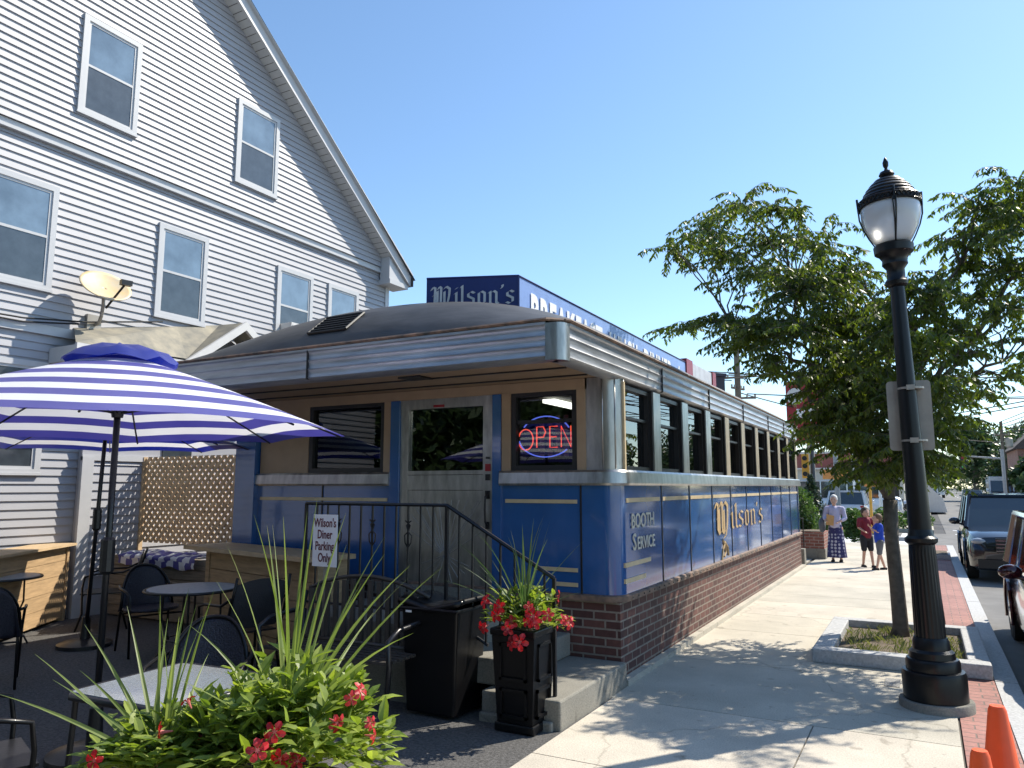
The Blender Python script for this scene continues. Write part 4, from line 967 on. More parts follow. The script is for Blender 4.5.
# ------------------------------------------------------------------ tree bed
TBd=empty('tree_bed',(-.33,9.15,0),"square granite edged planting bed around the street tree",'planter bed')
for a in ((-1.08,.42,8.1,8.28),(-1.08,.42,10.02,10.2),(-1.08,-.9,8.285,10.015),(.24,.42,8.285,10.015)):
    o=MB().box(*a,0,.13).build('granite_edge',M['granite'],TBd,world=True); bevel(o,.012)
MB().box(-.9,.24,8.28,10.02,.0,.05).build('soil',M['soil'],TBd,world=True)
gs=MB(); random.seed(3)
for k in range(1900):
    p=V(random.uniform(-.88,.22),random.uniform(8.3,10.0),.05)
    if noise.noise(V(p.x*3,p.y*3,0))<-.12: continue
    a=random.uniform(0,6.28); L=random.uniform(.02,.08); d=V(math.cos(a)*.5,math.sin(a)*.5,1); s=V(-math.sin(a),math.cos(a),0)*.004
    gs.add([p-s,p+s,p+d*L*.6+s*.7+V(0,0,0),p+d*L+V(math.cos(a),math.sin(a),0)*L*.3],[(0,1,2),(0,2,3)])
tag(gs.build('grass',M['grass'],fix=False),kind='stuff')
tag(MB().box(-.42,-.30,7.45,7.75,.002,.006).build('utility_cover',bricks('cover_grid',(.1,.1,.1),(.14,.14,.14),(.3,.29,.27),w=.03,h=.02,axis='floor',mort=.008)),"small square metal utility cover set in the sidewalk by the lamp",'utility cover')
# ------------------------------------------------------------------ tree
import bisect
def cam_pt(u,v,yy):
    th,psi=R(7.782),R(28.617)
    Rv=V(math.cos(psi),math.sin(psi),0); F=V(-math.sin(psi)*math.cos(th),math.cos(psi)*math.cos(th),math.sin(th)); U=Rv.cross(F)
    d=F*750+Rv*(u-512)+U*(384-v); t=yy/d.y; return V(0,0,1.7)+d*t
TR=empty('street_tree',(-.36,9.7,0),"young street tree with drooping leaves rising from the granite bed",'tree')
random.seed(21)
def curve(a,b,sag=.0,n=7,wob=.05):
    pts=[]
    for i in range(n+1):
        t=i/n; p=a.lerp(b,t)+V(0,0,sag*math.sin(t*math.pi)); 
        if 0<i<n: p+=V(random.gauss(0,wob),random.gauss(0,wob),random.gauss(0,wob))
        pts.append(p)
    return pts
T0=TR.location.copy()
tk=MB(); fork=V(-.36,9.68,1.55)
tk.tube([(-.36,9.7,0),(-.34,9.7,.15),(-.35,9.69,.6),(-.37,9.68,1.1),fork],[.115,.085,.078,.075,.08],10)
bm_=MB()
limbs=[]
def limb(a,b,r0,r1,sag,wob=.05,n=8):
    pts=curve(a,b,sag,n,wob); bm_.tube(pts,[r0+(r1-r0)*i/n for i in range(n+1)],7); limbs.extend([(p,r0+(r1-r0)*i/n) for i,p in enumerate(pts)]); return pts
f2=V(-.75,9.55,2.35); f3=V(-.15,9.8,2.4)
A1=limb(fork,f2,.06,.05,.0,.02); A2=limb(fork,f3,.055,.045,.0,.02)
ends=[(f2,(-1.9,9.0,3.6)),(f2,(-1.3,9.9,4.2)),(f2,(-1.6,10.6,3.2)),(f2,(-1.2,8.6,3.1)),(f3,(-.4,9.7,3.9)),(f3,(.5,9.4,4.1)),(f3,(1.0,10.1,3.7)),(f3,(.8,9.3,3.0)),(f3,(.2,10.8,3.4)),(f3,(1.6,9.6,4.6)),(f2,(-.7,10.3,3.4)),(f3,(.0,8.8,3.3))]
for a,b in ends: limb(a,V(*b),.035,.014,.12,.05)
CL_=[(672,250,22,12),(700,225,34,20),(735,205,38,22),(720,258,36,26),(772,205,34,18),(775,240,44,30),(760,275,44,22),(700,245,30,20),(690,325,24,8),(730,318,36,14),(765,330,40,22),(745,345,26,14),(800,285,46,32),(805,330,46,28),(815,245,38,28),(838,380,38,30),(840,280,34,26),(850,320,44,36),(860,360,46,34),(850,405,46,30),(838,418,30,18),(838,435,36,16),(875,445,42,24),(885,395,40,34),(900,330,36,30),(905,290,26,20),(872,468,34,14),(915,440,44,34),(930,390,36,24),(915,468,26,18),(930,340,24,20),(935,300,14,26),(945,240,16,10),(965,270,26,20),(975,235,28,22),(985,205,34,22),(1010,190,34,22),(1010,225,34,26),(1005,265,32,26),(975,300,30,22),(960,330,30,20),(1000,310,30,18),(965,355,26,12),(1000,375,26,8),(1040,215,40,34),(1050,280,40,34),(1080,250,40,44),(1045,340,36,24),(948,415,22,12),(975,395,24,10),(770,360,20,10),(795,210,10,6)]
lf=MB(); tw=MB()
DO=[(-1.5,.0),(.0,1),(1.3,.8)]
def leafq(p,d,L,w,s):
    # thin pointed leaf, 4 verts 2 tris, slightly folded
    lf.add([p,p+d*L*.45+s*w,p+d*L,p+d*L*.45-s*w],[(0,1,2),(0,2,3)])
for (u,v,ru,rv_) in CL_:
    dense=1 if (760<u<940 and 270<v<490) else .75
    for rep in range(3 if dense==1 else 2):
        off=random.uniform(-1.7,.55) if dense==1 else random.uniform(-1.0,.7)
        yy=9.7+off
        c=cam_pt(u+random.uniform(-8,8),v+random.uniform(-5,5),yy); rx=ru/84*yy/9.7; rzz=rv_/84*yy/9.7; ryy=.42
        # branch from the nearest lower limb
        best=min(limbs,key=lambda q:(q[0]-c).length+ (2 if q[0].z>c.z+.1 else 0)+.3*(q[1]<.012))
        st_=curve(best[0],c,.08,5,.03); tw.tube(st_,[.011,.010,.009,.008,.007,.005],5)
        ntw=int(13*dense*(.45+ru*rv_/900))
        for k in range(ntw):
            while True:
                q=V(random.uniform(-1,1),random.uniform(-1,1),random.uniform(-1,1))
                if q.length<1: break
            e=c+V(q.x*rx,q.y*ryy,q.z*rzz); b=c.lerp(e,.15)
            outd=V(e.x-c.x,e.y-c.y,0); outd=outd.normalized() if outd.length>.01 else V(1,0,0)
            L=random.uniform(.25,.5); path=[b,b.lerp(e,.6)+V(0,0,.03),e,e+outd*L*.35+V(0,0,-.03),e+outd*L*.6+V(0,0,-.10)]
            tw.tube(path,[.004,.003,.0025,.002,.001],3)
            for seg in range(4):
                a_,b_=path[seg],path[seg+1]; nl=max(3,int((b_-a_).length/.013))
                for j in range(nl):
                    p=a_.lerp(b_,j/nl)
                    an=random.uniform(0,6.28)
                    d=(V(math.cos(an)*.55,math.sin(an)*.55,-random.uniform(.3,1.1))+outd*.25).normalized(); s=d.cross(V(random.gauss(0,1),random.gauss(0,1),random.gauss(0,1)))
                    if s.length<.1: continue
                    leafq(p,d,random.uniform(.055,.095),random.uniform(.011,.017),s.normalized())
tk.build('trunk',M['bark'],TR,smooth=True,world=True); bm_.build('branches',M['bark'],TR,smooth=True,world=True); tw.build('twigs',M['bark'],TR,world=True,fix=False); lf.build('crown',M['leaf'],TR,world=True,fix=False)
print('leaves',len(lf.f)//2)
#PART2
random.seed(5)
# ------------------------------------------------------------------ cones
for loc,sc_,lab in (((.225,4.25,0),1.0,"taller orange traffic cone at the right bottom edge by the brick strip"),((.125,3.72,0),.92,"orange traffic cone nearest the camera, low at the bottom edge")):
    T=empty('traffic_cone',loc,lab,'traffic cone','orange cones at the kerb')
    MB().lathe([(.135,.03),(.12,.06),(.038,.68),(.03,.70),(.022,.70)],(0,0,0),28).build('cone',M['orange'],T,smooth=True,auto=40)
    o=MB().box(-.18,.18,-.18,.18,0,.03).build('foot',M['rubber'],T); bevel(o,.01)
    T.scale=(sc_,)*3
# ------------------------------------------------------------------ cars
def car(name,loc,rz,L,W,Hh,col_,lab,kind='suv',cat='car',group=None,belt=.58,gs=None,hood=.60,far=False,plate=True):
    T=empty(name,loc,lab,cat,group,rz=R(rz)); p=col_; hl=L/2; hw=W/2; zb=.22; zB=Hh*belt; zh=Hh*hood
    gf,gr=gs or {'suv':(-.22,.46),'sedan':(-.20,.33),'van':(-.36,.49),'hatch':(-.2,.44)}[kind]
    st=[(-hl,hw*.72,zb+.12,zh*.72),(-hl+.07,hw*.86,zb+.02,zh*.86),(-hl+.25,hw*.95,zb,zh*.93),(-hl+.6,hw*.99,zb,zh*.97),(L*gf-.0,hw,zb,zh*1.03),(L*gf+.35,hw,zb,zB),(0,hw,zb,zB),(L*gr-.3,hw*.99,zb,zB*1.01),(hl-.3,hw*.95,zb,zB*1.0),(hl-.08,hw*.88,zb+.03,zB*.97),(hl,hw*.78,zb+.12,zB*.85)]
    mb=MB(); sec=[]
    for y,h,a,b in st:
        H_=b-a
        half=[(h*.90,a),(h*.985,a+.10*H_),(h,a+.35*H_),(h*1.0,a+.55*H_),(h*.965,a+.80*H_),(h*.92,a+.93*H_),(h*.80,b-.005),(h*.45,b+.012)]
        sec.append([(x,y,z) for x,z in half]+[(-x,y,z) for x,z in half[::-1]])
    n=len(sec[0])
    mb.add([q for s_ in sec for q in s_],[(i*n+k,i*n+(k+1)%n,(i+1)*n+(k+1)%n,(i+1)*n+k) for i in range(len(sec)-1) for k in range(n)]+[tuple(range(n)),tuple((len(sec)-1)*n+k for k in range(n))])
    mb.build('body',p,T,smooth=True,auto=38)
    y0,y1=L*gf,L*gr; sl={'suv':.62,'sedan':.7,'van':.45,'hatch':.65}[kind]; sr={'suv':.25,'sedan':.55,'van':.06,'hatch':.35}[kind]
    rw=hw*(.80 if kind!='van' else .88); zr=Hh-.04
    A=[(-hw*.93,y0,zB-.02),(hw*.93,y0,zB-.02),(hw*.93,y1,zB-.02),(-hw*.93,y1,zB-.02)]; B_=[(-rw,y0+sl,zr),(rw,y0+sl,zr),(rw,y1-sr,zr),(-rw,y1-sr,zr)]
    g=MB().add(A+B_,[(0,1,5,4),(1,2,6,5),(2,3,7,6),(3,0,4,7),(4,5,6,7)]).build('windows',M['carglass'] if kind!='van' or not far else M['carglass'],T)
    pr_=MB()
    for a,b in ((0,4),(1,5),(2,6),(3,7)): pr_.tube([A[a],B_[b-4]],.045,6)
    for s_ in (-1,1):
        pr_.tube([(s_*rw,y0+sl,zr),(s_*rw,y1-sr,zr)],.045,6)
        for t in (.42,.74): 
            ya=y0+sl*.5+(y1-y0)*t*.9; pr_.tube([(s_*hw*.935,ya,zB),(s_*(rw+.01),ya,zr)],.035,5)
        if kind=='van' and s_>0: MB().box(-rw,rw,y0+sl*.75,y1-.02,Hh*.72,Hh-.03).build('upper_body',p,T)
        if kind=='van' and name!='white_minivan': MB().box(min(s_*rw*.9,s_*hw*.97),max(s_*rw*.9,s_*hw*.97),y0+1.5,y1-.1,zB-.05,zr).build('side_panel',p,T)
    pr_.tube([B_[0],B_[1]],.045,6); pr_.tube([B_[2],B_[3]],.045,6)
    pr_.build('pillars',p,T,smooth=True,auto=40)
    rf_=MB(); nn=6; vs=[]
    for j in range(nn+1):
        for i in range(nn+1):
            u=-1+2*i/nn; v=-1+2*j/nn; vs.append((u*rw*1.01,(y0+sl+y1-sr)/2+v*(y1-sr-y0-sl)/2*1.02,zr+.05*(1-u*u*.8)*(1-v**4*.7)))
    rf_.add(vs,[(j*(nn+1)+i,j*(nn+1)+i+1,(j+1)*(nn+1)+i+1,(j+1)*(nn+1)+i) for j in range(nn) for i in range(nn)]); rf_.build('roof',p,T,smooth=True,fix=False)
    wr=.34 if Hh<1.6 else .37
    for sx in (-1,1):
        for yy in (-hl+.88,hl-.92):
            mx=Matrix.Translation((sx*(hw-.11),yy,wr))@Matrix.Rotation(R(90)*sx,4,'Y')
            t=MB().lathe([(wr*.62,-.1),(wr*.96,-.1),(wr,-.06),(wr,.07),(wr*.96,.105),(wr*.66,.108)],(0,0,0),28); t.v=[tuple(mx@V(*q)) for q in t.v]
            w_=t.build('wheel',M['rubber'],T,smooth=True,auto=40)
            rm=MB().lathe([(wr*.64,.085),(wr*.66,.1),(wr*.6,.09)],(0,0,0),28)
            for k in range(7):
                a=R(k*360/7); rm.tube([(.03*math.cos(a),.03*math.sin(a),.095),(wr*.62*math.cos(a),wr*.62*math.sin(a),.088)],.022,5)
            rm.lathe([(.05,.08),(.045,.11)],(0,0,0),12); rm.v=[tuple(mx@V(*q)) for q in rm.v]; rm.build('rim',M['chrome'],w_)
            ar=MB().tube([(sx*(hw+.004),yy+(wr+.05)*math.cos(R(a)),wr+(wr+.05)*math.sin(R(a))) for a in range(-20,201,20)],.018,5); ar.build('wheel_arch',p,T)
            dk=MB().lathe([(wr+.04,-.02),(wr+.04,.10)],(0,0,0),24); dk.v=[tuple(mx@V(*q)) for q in dk.v]; dk.build('wheel_well',M['rubber'],T)
        m_=MB().ico((sx*(hw+.12),y0+.42,zB+.10),.1,2,(1.1,.6,.75)).tube([(sx*hw*.93,y0+.42,zB+.02),(sx*(hw+.08),y0+.42,zB+.06)],.025,6); m_.build('mirror',p,T,smooth=True)
        MB().ico((sx*hw*.76,-hl+.13,zh*.78),.15,2,(1.0,.8,.45)).build('headlight',M['head'],T,smooth=True)
        MB().box(sx*hw*.80-.08,sx*hw*.80+.08,hl-.1,hl-.01,zB*.78,zB*.93).build('tail_light',M['redsign'],T)
    gr_=MB().box(-hw*.5,hw*.5,-hl-.03,-hl+.1,zh*.58,zh*.84); gr_.build('grille',M['darkframe'],T)
    gb=MB(); 
    for k in range(4): gb.box(-hw*.5,hw*.5,-hl-.045,-hl-.03,zh*(.60+.065*k),zh*(.62+.065*k))
    gb.build('grille_bar',M['chrome'],T)
    MB().box(-hw*.82,hw*.82,-hl-.03,-hl+.12,zb+.06,zb+.22).build('bumper',M['darkframe'] if kind!='van' else p,T)
    return T
RZ=-.125
car('parked_suv',(1.60,19.6,RZ),0,4.8,1.95,1.66,paint('black_paint',(.012,.014,.02),.15),"black sport utility vehicle parked facing the camera at the kerb",kind='suv',belt=.6)
car('parked_car',(1.76,9.75,RZ),0,4.8,1.9,1.52,paint('maroon_paint',(.055,.006,.012),.15),"dark maroon car cut off at the right edge, parked nearest along the kerb",kind='suv',belt=.58)
car('white_van',(6.3,86,RZ),0,5.9,2.0,2.75,paint('van_white',(.7,.7,.72)),"tall white cargo van driving towards the camera",kind='van',cat='van',belt=.5,hood=.42)
car('oncoming_car',(3.9,84,RZ),0,4.4,1.8,1.5,paint('silver_green',(.25,.3,.3)),"small pale car left of the white van on the road",kind='sedan')
car('blue_car',(3.75,44,RZ),0,4.6,1.85,1.5,paint('steel_blue',(.12,.2,.3)),"steel blue car behind the black sport utility vehicle",kind='sedan')
car('dark_car',(.3,98,RZ),0,4.6,1.85,1.5,paint('navy_paint',(.03,.05,.09)),"dark blue car on the far side of the crossing, left of the lane",kind='sedan')
TK=empty('box_truck',(1.6,140,RZ),"distant box truck with pale cab coming down the road",'truck')
MB().box(-1.3,1.3,1.5,8,.9,3.6).build('cargo_box',mat('truck_grey',(.35,.38,.4),.5),TK); MB().box(-1.1,1.1,-.6,1.4,.5,2.5).prism([(-1.1,.5),(-.6,.5),(-.6,1.5),(-1.1,1.3)],'x',-1.0,1.0).build('cab',M['white'],TK); MB().box(-.95,.95,-.62,-.605,1.55,2.3).build('windscreen',M['carglass'],TK)
for s_ in (-1,1):
    for yy in (0,6): 
        t=MB().tube([(s_*.8,yy,.45),(s_*1.12,yy,.45)],.45,16); t.build('wheel',M['rubber'],TK)
car('white_minivan',(-3.8,46,0),90,5.4,2.0,2.05,paint('minivan_white',(.62,.64,.68)),"long white passenger van parked side on in the lot behind the hedge",kind='van',cat='van',belt=.55,gs=(-.38,.49))
car('silver_hatchback',(-3.35,41,0),180,4.2,1.8,1.5,paint('silver_paint',(.55,.57,.6)),"silver hatchback parked in front of the white passenger van",kind='hatch')
car('white_sedan',(-2.3,50,0),90,4.4,1.8,1.5,paint('white_paint_car',(.6,.62,.65)),"white sedan parked beside the street tree trunk in the lot",kind='sedan')

# ------------------------------------------------------------------ people
def cap(mb,a,b,ra,rb,n=12):
    a,b=V(*a),V(*b); mb.tube([a,b],[ra,rb],n); mb.ico(a,ra*1.0,2); mb.ico(b,rb*1.0,2)
def remesh(mb,name,m,parent,vox=.012,it=6):
    o=mb.build('tmp',m,None,fix=False)
    md=o.modifiers.new('r','REMESH'); md.mode='VOXEL'; md.voxel_size=vox; md.use_smooth_shade=True
    sm_=o.modifiers.new('s','SMOOTH'); sm_.iterations=it; sm_.factor=.5
    dg=bpy.context.evaluated_depsgraph_get(); me=bpy.data.meshes.new_from_object(o.evaluated_get(dg)); me.name=name
    bpy.data.objects.remove(o); me.polygons.foreach_set('use_smooth',[True]*len(me.polygons))
    o=bpy.data.objects.new(name,me); col.objects.link(o); o.parent=parent
    return o
def hand(mb,wr,d,s,curl=.5,k=1):
    # palm and five fingers; d direction of forearm, s sideways
    d=d.normalized(); s=s.normalized(); n=d.cross(s)
    pc=wr+d*.045*k; cap(mb,wr,wr+d*.07*k,.021*k,.026*k); 
    for i,(o_,l) in enumerate(((-.026,.062),(-.009,.072),(.009,.068),(.025,.054))):
        b0=wr+d*.075*k+s*o_*k; b1=b0+d*l*.5*k+n*curl*.02*k; b2=b1+d*l*.45*(1-curl*.5)*k+n*l*curl*.6*k
        mb.tube([b0-d*.02*k,b0,b1,b2],[.0095*k,.0095*k,.009*k,.007*k],6); mb.ico(b2,.0072*k,1)
    t0=wr+d*.025*k-s*.02*k; t1=t0+(d*.7-s*.9)*.03*k+n*.008*k; t2=t1+(d*.95-s*.2)*.028*k+n*.012*k; mb.tube([t0,t1,t2],[.012*k,.011*k,.008*k],6); mb.ico(t2,.008*k,1)
def person(loc,rz,h,lab,shirt,low,hairm,arms,legs,skirt=False,hair='short',lean=0,sleeve=.6,stout=1.0,group=None,child=False,head_turn=0):
    P=empty('person',loc,lab,'person',group,rz=R(rz)); k=h/1.7; hs=1.0/k*(.93 if not child else .86)*k  # head scale in metres
    hk=(h/7.5 if not child else h/6.3)/.225
    b=MB(); hipz=.50*h; shz=.815*h; nk=.86*h; hz_=h-.115*hk
    sw=.19*k*stout; hipw=.10*k*stout
    # torso
    cap(b,(0,0,hipz+.03*k),(0,-.01*k,hipz+.16*k),.125*k*stout,.12*k*stout); cap(b,(0,-.01*k,hipz+.16*k),(0,0,shz-.07*k),.12*k*stout,.125*k*stout)
    cap(b,(-sw*.72,0,shz-.03*k),(sw*.72,0,shz-.03*k),.065*k,.065*k); cap(b,(0,0,shz-.02*k),(0,-.02*k,nk+.03*k),.05*k,.045*k)
    b.ico((0,-.03*k,hz_),.1*hk,3,(.80,.95,1.15)); b.ico((0,-.06*k-.03*hk,hz_-.065*hk),.052*hk,2,(1,.9,.8))
    b.tube([(0,-.03*k-.093*hk,hz_+.01*hk),(0,-.03*k-.125*hk,hz_-.03*hk)],[.011*hk,.019*hk],6)  # nose
    for s in (-1,1): b.ico((s*.08*hk,-.02*k,hz_-.005*hk),.026*hk,2,(.4,.8,1.2)); 
    for s,(fx,fy,kx,ky,kz,ll_) in zip((-1,1),legs):
        hp=(s*hipw,0,hipz); kn=(s*hipw*.9+kx*k,ky*k,.27*h+kz*k); an=(s*hipw*.9+fx*k,fy*k,.05*k)
        cap(b,hp,kn,.082*k*stout,.052*k); cap(b,kn,an,.050*k,.034*k)
    AH=[]
    for s,(el_,wr_) in zip((-1,1),arms):
        sh=V(s*sw,0,shz-.03*k); e=V(s*sw+el_[0]*k*s,el_[1]*k,shz+el_[2]*k); w_=V(s*sw+wr_[0]*k*s,wr_[1]*k,shz+wr_[2]*k)
        cap(b,sh,e,.048*k,.038*k); cap(b,e,w_,.036*k,.025*k); hand(b,w_,w_-e,V(0,0,1).cross(w_-e) if (w_-e).cross(V(0,0,1)).length>.02 else V(1,0,0),.5,.95*k/1.0)
        AH.append((sh,e,w_))
    remesh(b,'body',M['skin'],P,.0105)
    # eyes, mouth
    f=MB()
    for s in (-1,1): f.ico((s*.032*hk,-.03*k-.088*hk,hz_+.008*hk),.009*hk,1,(1.3,.5,.8))
    f.ico((0,-.03*k-.100*hk,hz_-.058*hk),.014*hk,1,(1.5,.35,.3)); f.build('face_features',bpy.data.materials.get('dark_features') or mat('dark_features',(.08,.03,.03),.5),P)
    # shirt
    t=MB(); ex=.016*k
    cap(t,(0,0,hipz+.05*k),(0,-.01*k,hipz+.16*k),.125*k*stout+ex*1.4,.12*k*stout+ex*1.6); cap(t,(0,-.01*k,hipz+.16*k),(0,0,shz-.08*k),.12*k*stout+ex*1.3,.125*k*stout+ex); cap(t,(-sw*.72,0,shz-.03*k),(sw*.72,0,shz-.03*k),.065*k+ex*.8,.065*k+ex*.8)
    for sh,e,w_ in AH:
        if sleeve>1: cap(t,sh,e,.05*k+ex,.04*k+ex*.9); cap(t,e,e.lerp(w_,sleeve-1),.04*k+ex*.9,.032*k+ex)
        else: cap(t,sh,sh.lerp(e,sleeve),.05*k+ex,.045*k+ex*1.2)
    remesh(t,'shirt',shirt,P,.0105,4)
    if skirt:
        sk=MB(); nn=48; pf=[(.155,hipz+.10*k),(.175,hipz-.02*k),(.19,hipz-.2*k),(.21,hipz-.4*k),(.235,.16*k),(.24,.12*k)]
        vs=[]
        for i,(r_,z) in enumerate(pf):
            for q in range(nn):
                a=2*math.pi*q/nn; rr_=r_*k*stout*(1+.05*i/5*math.sin(a*9+i*.2)); vs.append((rr_*math.cos(a)*1.0,rr_*math.sin(a)*.8,z))
        sk.add(vs,[(i*nn+q,i*nn+(q+1)%nn,(i+1)*nn+(q+1)%nn,(i+1)*nn+q) for i in range(len(pf)-1) for q in range(nn)])
        sk.build('skirt',low,P,smooth=True,fix=False)
    else:
        sk=MB(); cap(sk,(0,0,hipz+.02*k),(0,0,hipz+.06*k),.135*k*stout,.132*k*stout)
        for s,(fx,fy,kx,ky,kz,ll_) in zip((-1,1),legs):
            hp=V(s*hipw,0,hipz); kn=V(s*hipw*.9+kx*k,ky*k,.27*h+kz*k); cap(sk,hp,hp.lerp(kn,.85),.098*k*stout,.082*k)
        remesh(sk,'shorts',low,P,.0105,3)
    for s,(fx,fy,kx,ky,kz,ll_) in zip((-1,1),legs):
        a=V(s*hipw*.9+fx*k,fy*k,0); sh_=MB(); cap(sh_,a+V(0,.03*k,.04*k),a+V(0,-.12*k,.032*k),.040*k,.034*k); sh_.box(a.x-.038*k,a.x+.038*k,a.y-.15*k,a.y+.06*k,0.0,.02); remesh(sh_,'shoe',M['rubber'],P,.009,2)
    hr=MB()
    hr.ico((0,-.015*k+.012,hz_+.025*hk),.108*hk,3,(.86,.98,1.06)); hr.ico((0,.03*k,hz_-.02*hk),.095*hk,3,(.85,.8,1.0))
    hv=[]
    o=hr.build('hair',hairm,P,smooth=True)
    for v in o.data.vertices:
        c_=v.co; 
        if c_.y<-.03*k-.055*hk and c_.z<hz_+.055*hk: c_.y=-.03*k-.045*hk
        v.co=c_+V(1,1,1)*.006*noise.noise(c_*40)
    return P
SKP,ntS,pS=new('floral_skirt'); 
tc=N(ntS,'ShaderNodeTexCoord'); vo=N(ntS,'ShaderNodeTexVoronoi',Scale=13.0,Randomness=.25); ntS.links.new(tc.outputs['Object'],vo.inputs['Vector']); rp_=N(ntS,'ShaderNodeValToRGB'); e=rp_.color_ramp.elements; e[0].position=.33; e[1].position=.4; e[0].color=(.42,.42,.52,1); e[1].color=(.03,.03,.12,1); ntS.links.new(vo.outputs[0],rp_.inputs[0]); ntS.links.new(rp_.outputs[0],pS.inputs['Base Color']); pS.inputs['Roughness'].default_value=.8
st2=(0,0,0,-.02,0,0)
W_=person((-1.86,18.85,0),-4,1.5,"elderly woman in a lavender top and long patterned navy skirt walking with a folder",mat('lavender_shirt',(.48,.46,.62),.8),SKP,mat('white_hair',(.62,.6,.57),.8),
  [((.06,-.03,-.27),(-.02,-.22,-.33)),((.06,-.03,-.27),(-.06,-.22,-.36))],[(0,-.05,0,-.02,0,0),(0,.06,0,0,0,0)],skirt=True,sleeve=1.5,stout=1.0)
tag(MB().add([(-.13,-.25,.84),(.03,-.26,.82),(.05,-.22,1.04),(-.11,-.21,1.08),(-.13,-.235,.84),(.03,-.245,.82),(.05,-.205,1.04),(-.11,-.195,1.08)],[(0,1,2,3),(7,6,5,4),(0,4,5,1),(1,5,6,2),(2,6,7,3),(3,7,4,0)]).build('folder',mat('manila',(.6,.33,.12),.6)),"orange folder carried against the chest of the elderly woman",'folder').location=(-1.90,18.85,0)
bg_=MB(); bg_.ico((0,0,.0),.14,3,(.55,.9,1.25)); bg_.tube([(0,-.05,.14),(.06,-.02,.42),(.1,.02,.50),(.1,.08,.42),(0,.06,.14)],.01,6)
bo=bg_.build('handbag',mat('grey_bag',(.10,.11,.13),.8),smooth=True); bo.location=(-2.14,18.85,.82); tag(bo,"dark grey shoulder bag hanging at the side of the elderly woman",'bag')
person((-1.17,17.95,0),35,1.25,"taller boy in a maroon shirt and black shorts standing behind the boy in blue",mat('maroon_shirt',(.20,.015,.03),.8),mat('black_shorts',(.015,.015,.02),.8),mat('brown_hair',(.06,.035,.02),.7),
  [((.04,-.02,-.26),(-.04,-.18,-.36)),((.04,-.08,-.2),(-.08,-.22,-.02))],[(0,.1,0,.0,0,0),(0,-.12,0,-.05,0,0)],child=True,sleeve=.75)
person((-.90,17.5,0),-70,1.13,"smaller boy in a bright blue shirt and grey shorts sipping a drink",mat('blue_shirt',(.01,.05,.42),.8),mat('grey_shorts',(.12,.12,.13),.8),mat('light_brown_hair',(.16,.09,.05),.7),
  [((.05,-.1,-.2),(-.06,-.22,-.08)),((.05,-.1,-.22),(-.05,-.22,-.14))],[(0,.14,0,.02,0,0),(0,-.15,0,-.06,0,0)],child=True,sleeve=.8)
person((-2.9,40,0),170,1.62,"distant pedestrian in a pale shirt walking past the parked cars",mat('pale_shirt',(.5,.45,.5),.8),mat('dark_trousers',(.02,.025,.05),.8),bpy.data.materials['brown_hair'],
  [((.04,.0,-.28),(.02,-.08,-.52)),((.04,.02,-.28),(.03,.05,-.53))],[(0,.1,0,0,0,0),(0,-.12,0,-.03,0,0)])

# ------------------------------------------------------------------ greenery far
def cloud(mb,c,r,n,s,flat=.0):
    for _ in range(n):
        while True:
            q=V(random.uniform(-1,1),random.uniform(-1,1),random.uniform(-1,1)); l=q.length
            if .35<l<1: break
        k=1+.25*noise.noise(q*2.2+V(*c)*.7)
        p=V(c[0]+q.x*r[0]*k,c[1]+q.y*r[1]*k,c[2]+q.z*r[2]*k)
        a=V(random.gauss(0,1),random.gauss(0,1),random.gauss(0,.7)).normalized(); b=a.orthogonal().normalized(); b=Matrix.Rotation(random.uniform(0,6.28),3,a)@b; s_=s*random.uniform(.6,1.3)
        mb.quad(p-a*s_,p+b*s_*.5,p+a*s_,p-b*s_*.5)
    return mb
def ftree(name,loc,lab,blobs,n,s,m,tr=.25,group=None,h=None):
    T=empty(name,loc,lab,'tree' if 'bush' not in name and 'shrub' not in name and 'hedge' not in name else 'bush',group)
    mb=MB()
    for (c,r,w_) in blobs: cloud(mb,c,r,int(n*w_),s)
    mb.build('crown' if 'tree' in name else 'foliage',m,T,fix=False)
    zt_=max(b[0][2] for b in blobs)
    MB().tube([(0,0,-.1),(.05,0,zt_*.5),(0,0,zt_)],[tr,tr*.7,tr*.3],8).build('trunk' if 'tree' in name else 'stem',M['bark'],T)
    return T
def bl(rad,hgt,z0,k=9,sp=1.0):
    o=[]
    for i in range(k):
        a=random.uniform(0,6.28); rr_=rad*random.uniform(.1,.75); z=z0+(hgt-z0)*random.uniform(.15,.85); r_=rad*random.uniform(.38,.6)
        o.append(((rr_*math.cos(a),rr_*math.sin(a),z),(r_,r_,r_*.75),1/k))
    return o
far=[((5.6,112,-.12),4.4,10.5,1.5,"tall dark tree beyond the right side of the crossing"),((10.2,104,-.12),5,8.5,1,"broad dark tree right of the tall far tree"),
 ((8.9,72,-.12),2.9,5.6,.8,"dense tree at the right edge behind the white van"),((14,90,-.12),6,9,1,"wide tree at the right edge beyond the road"),((20,150,-.12),8,13,1,"far tree rising over the end of the road at right"),
 ((-3.2,128,-.12),4,6,.5,"rounded tree left of the road end beside the truck"),((-8,150,-.12),6,8.5,.5,"distant tree behind the far left pavement"),((1.5,210,-.12),7,7,.5,"pale distant tree at the very end of the road"),((12,230,-.12),10,12,1,"distant hazy tree beyond the end of the street")]
for i,(l,r_,h_,z0,lab) in enumerate(far): ftree('street_side_tree',l,lab,bl(r_,h_,z0,14),6500,.30,M['leaf_far'],.3,'trees far along the road')
for i,(x,y,h_) in enumerate(((19,52,6.5),(22,66,7.5),(18.5,80,7),(24,95,9),(19,110,8),(27,128,10),(17,40,5))):
    ftree('street_side_tree',(x,y,-.1),'green tree across the road mirrored in the diner side windows',bl(3.6,h_,.6,10),2600,.26,M['leaf_far'],.25,'trees mirrored in the side windows')
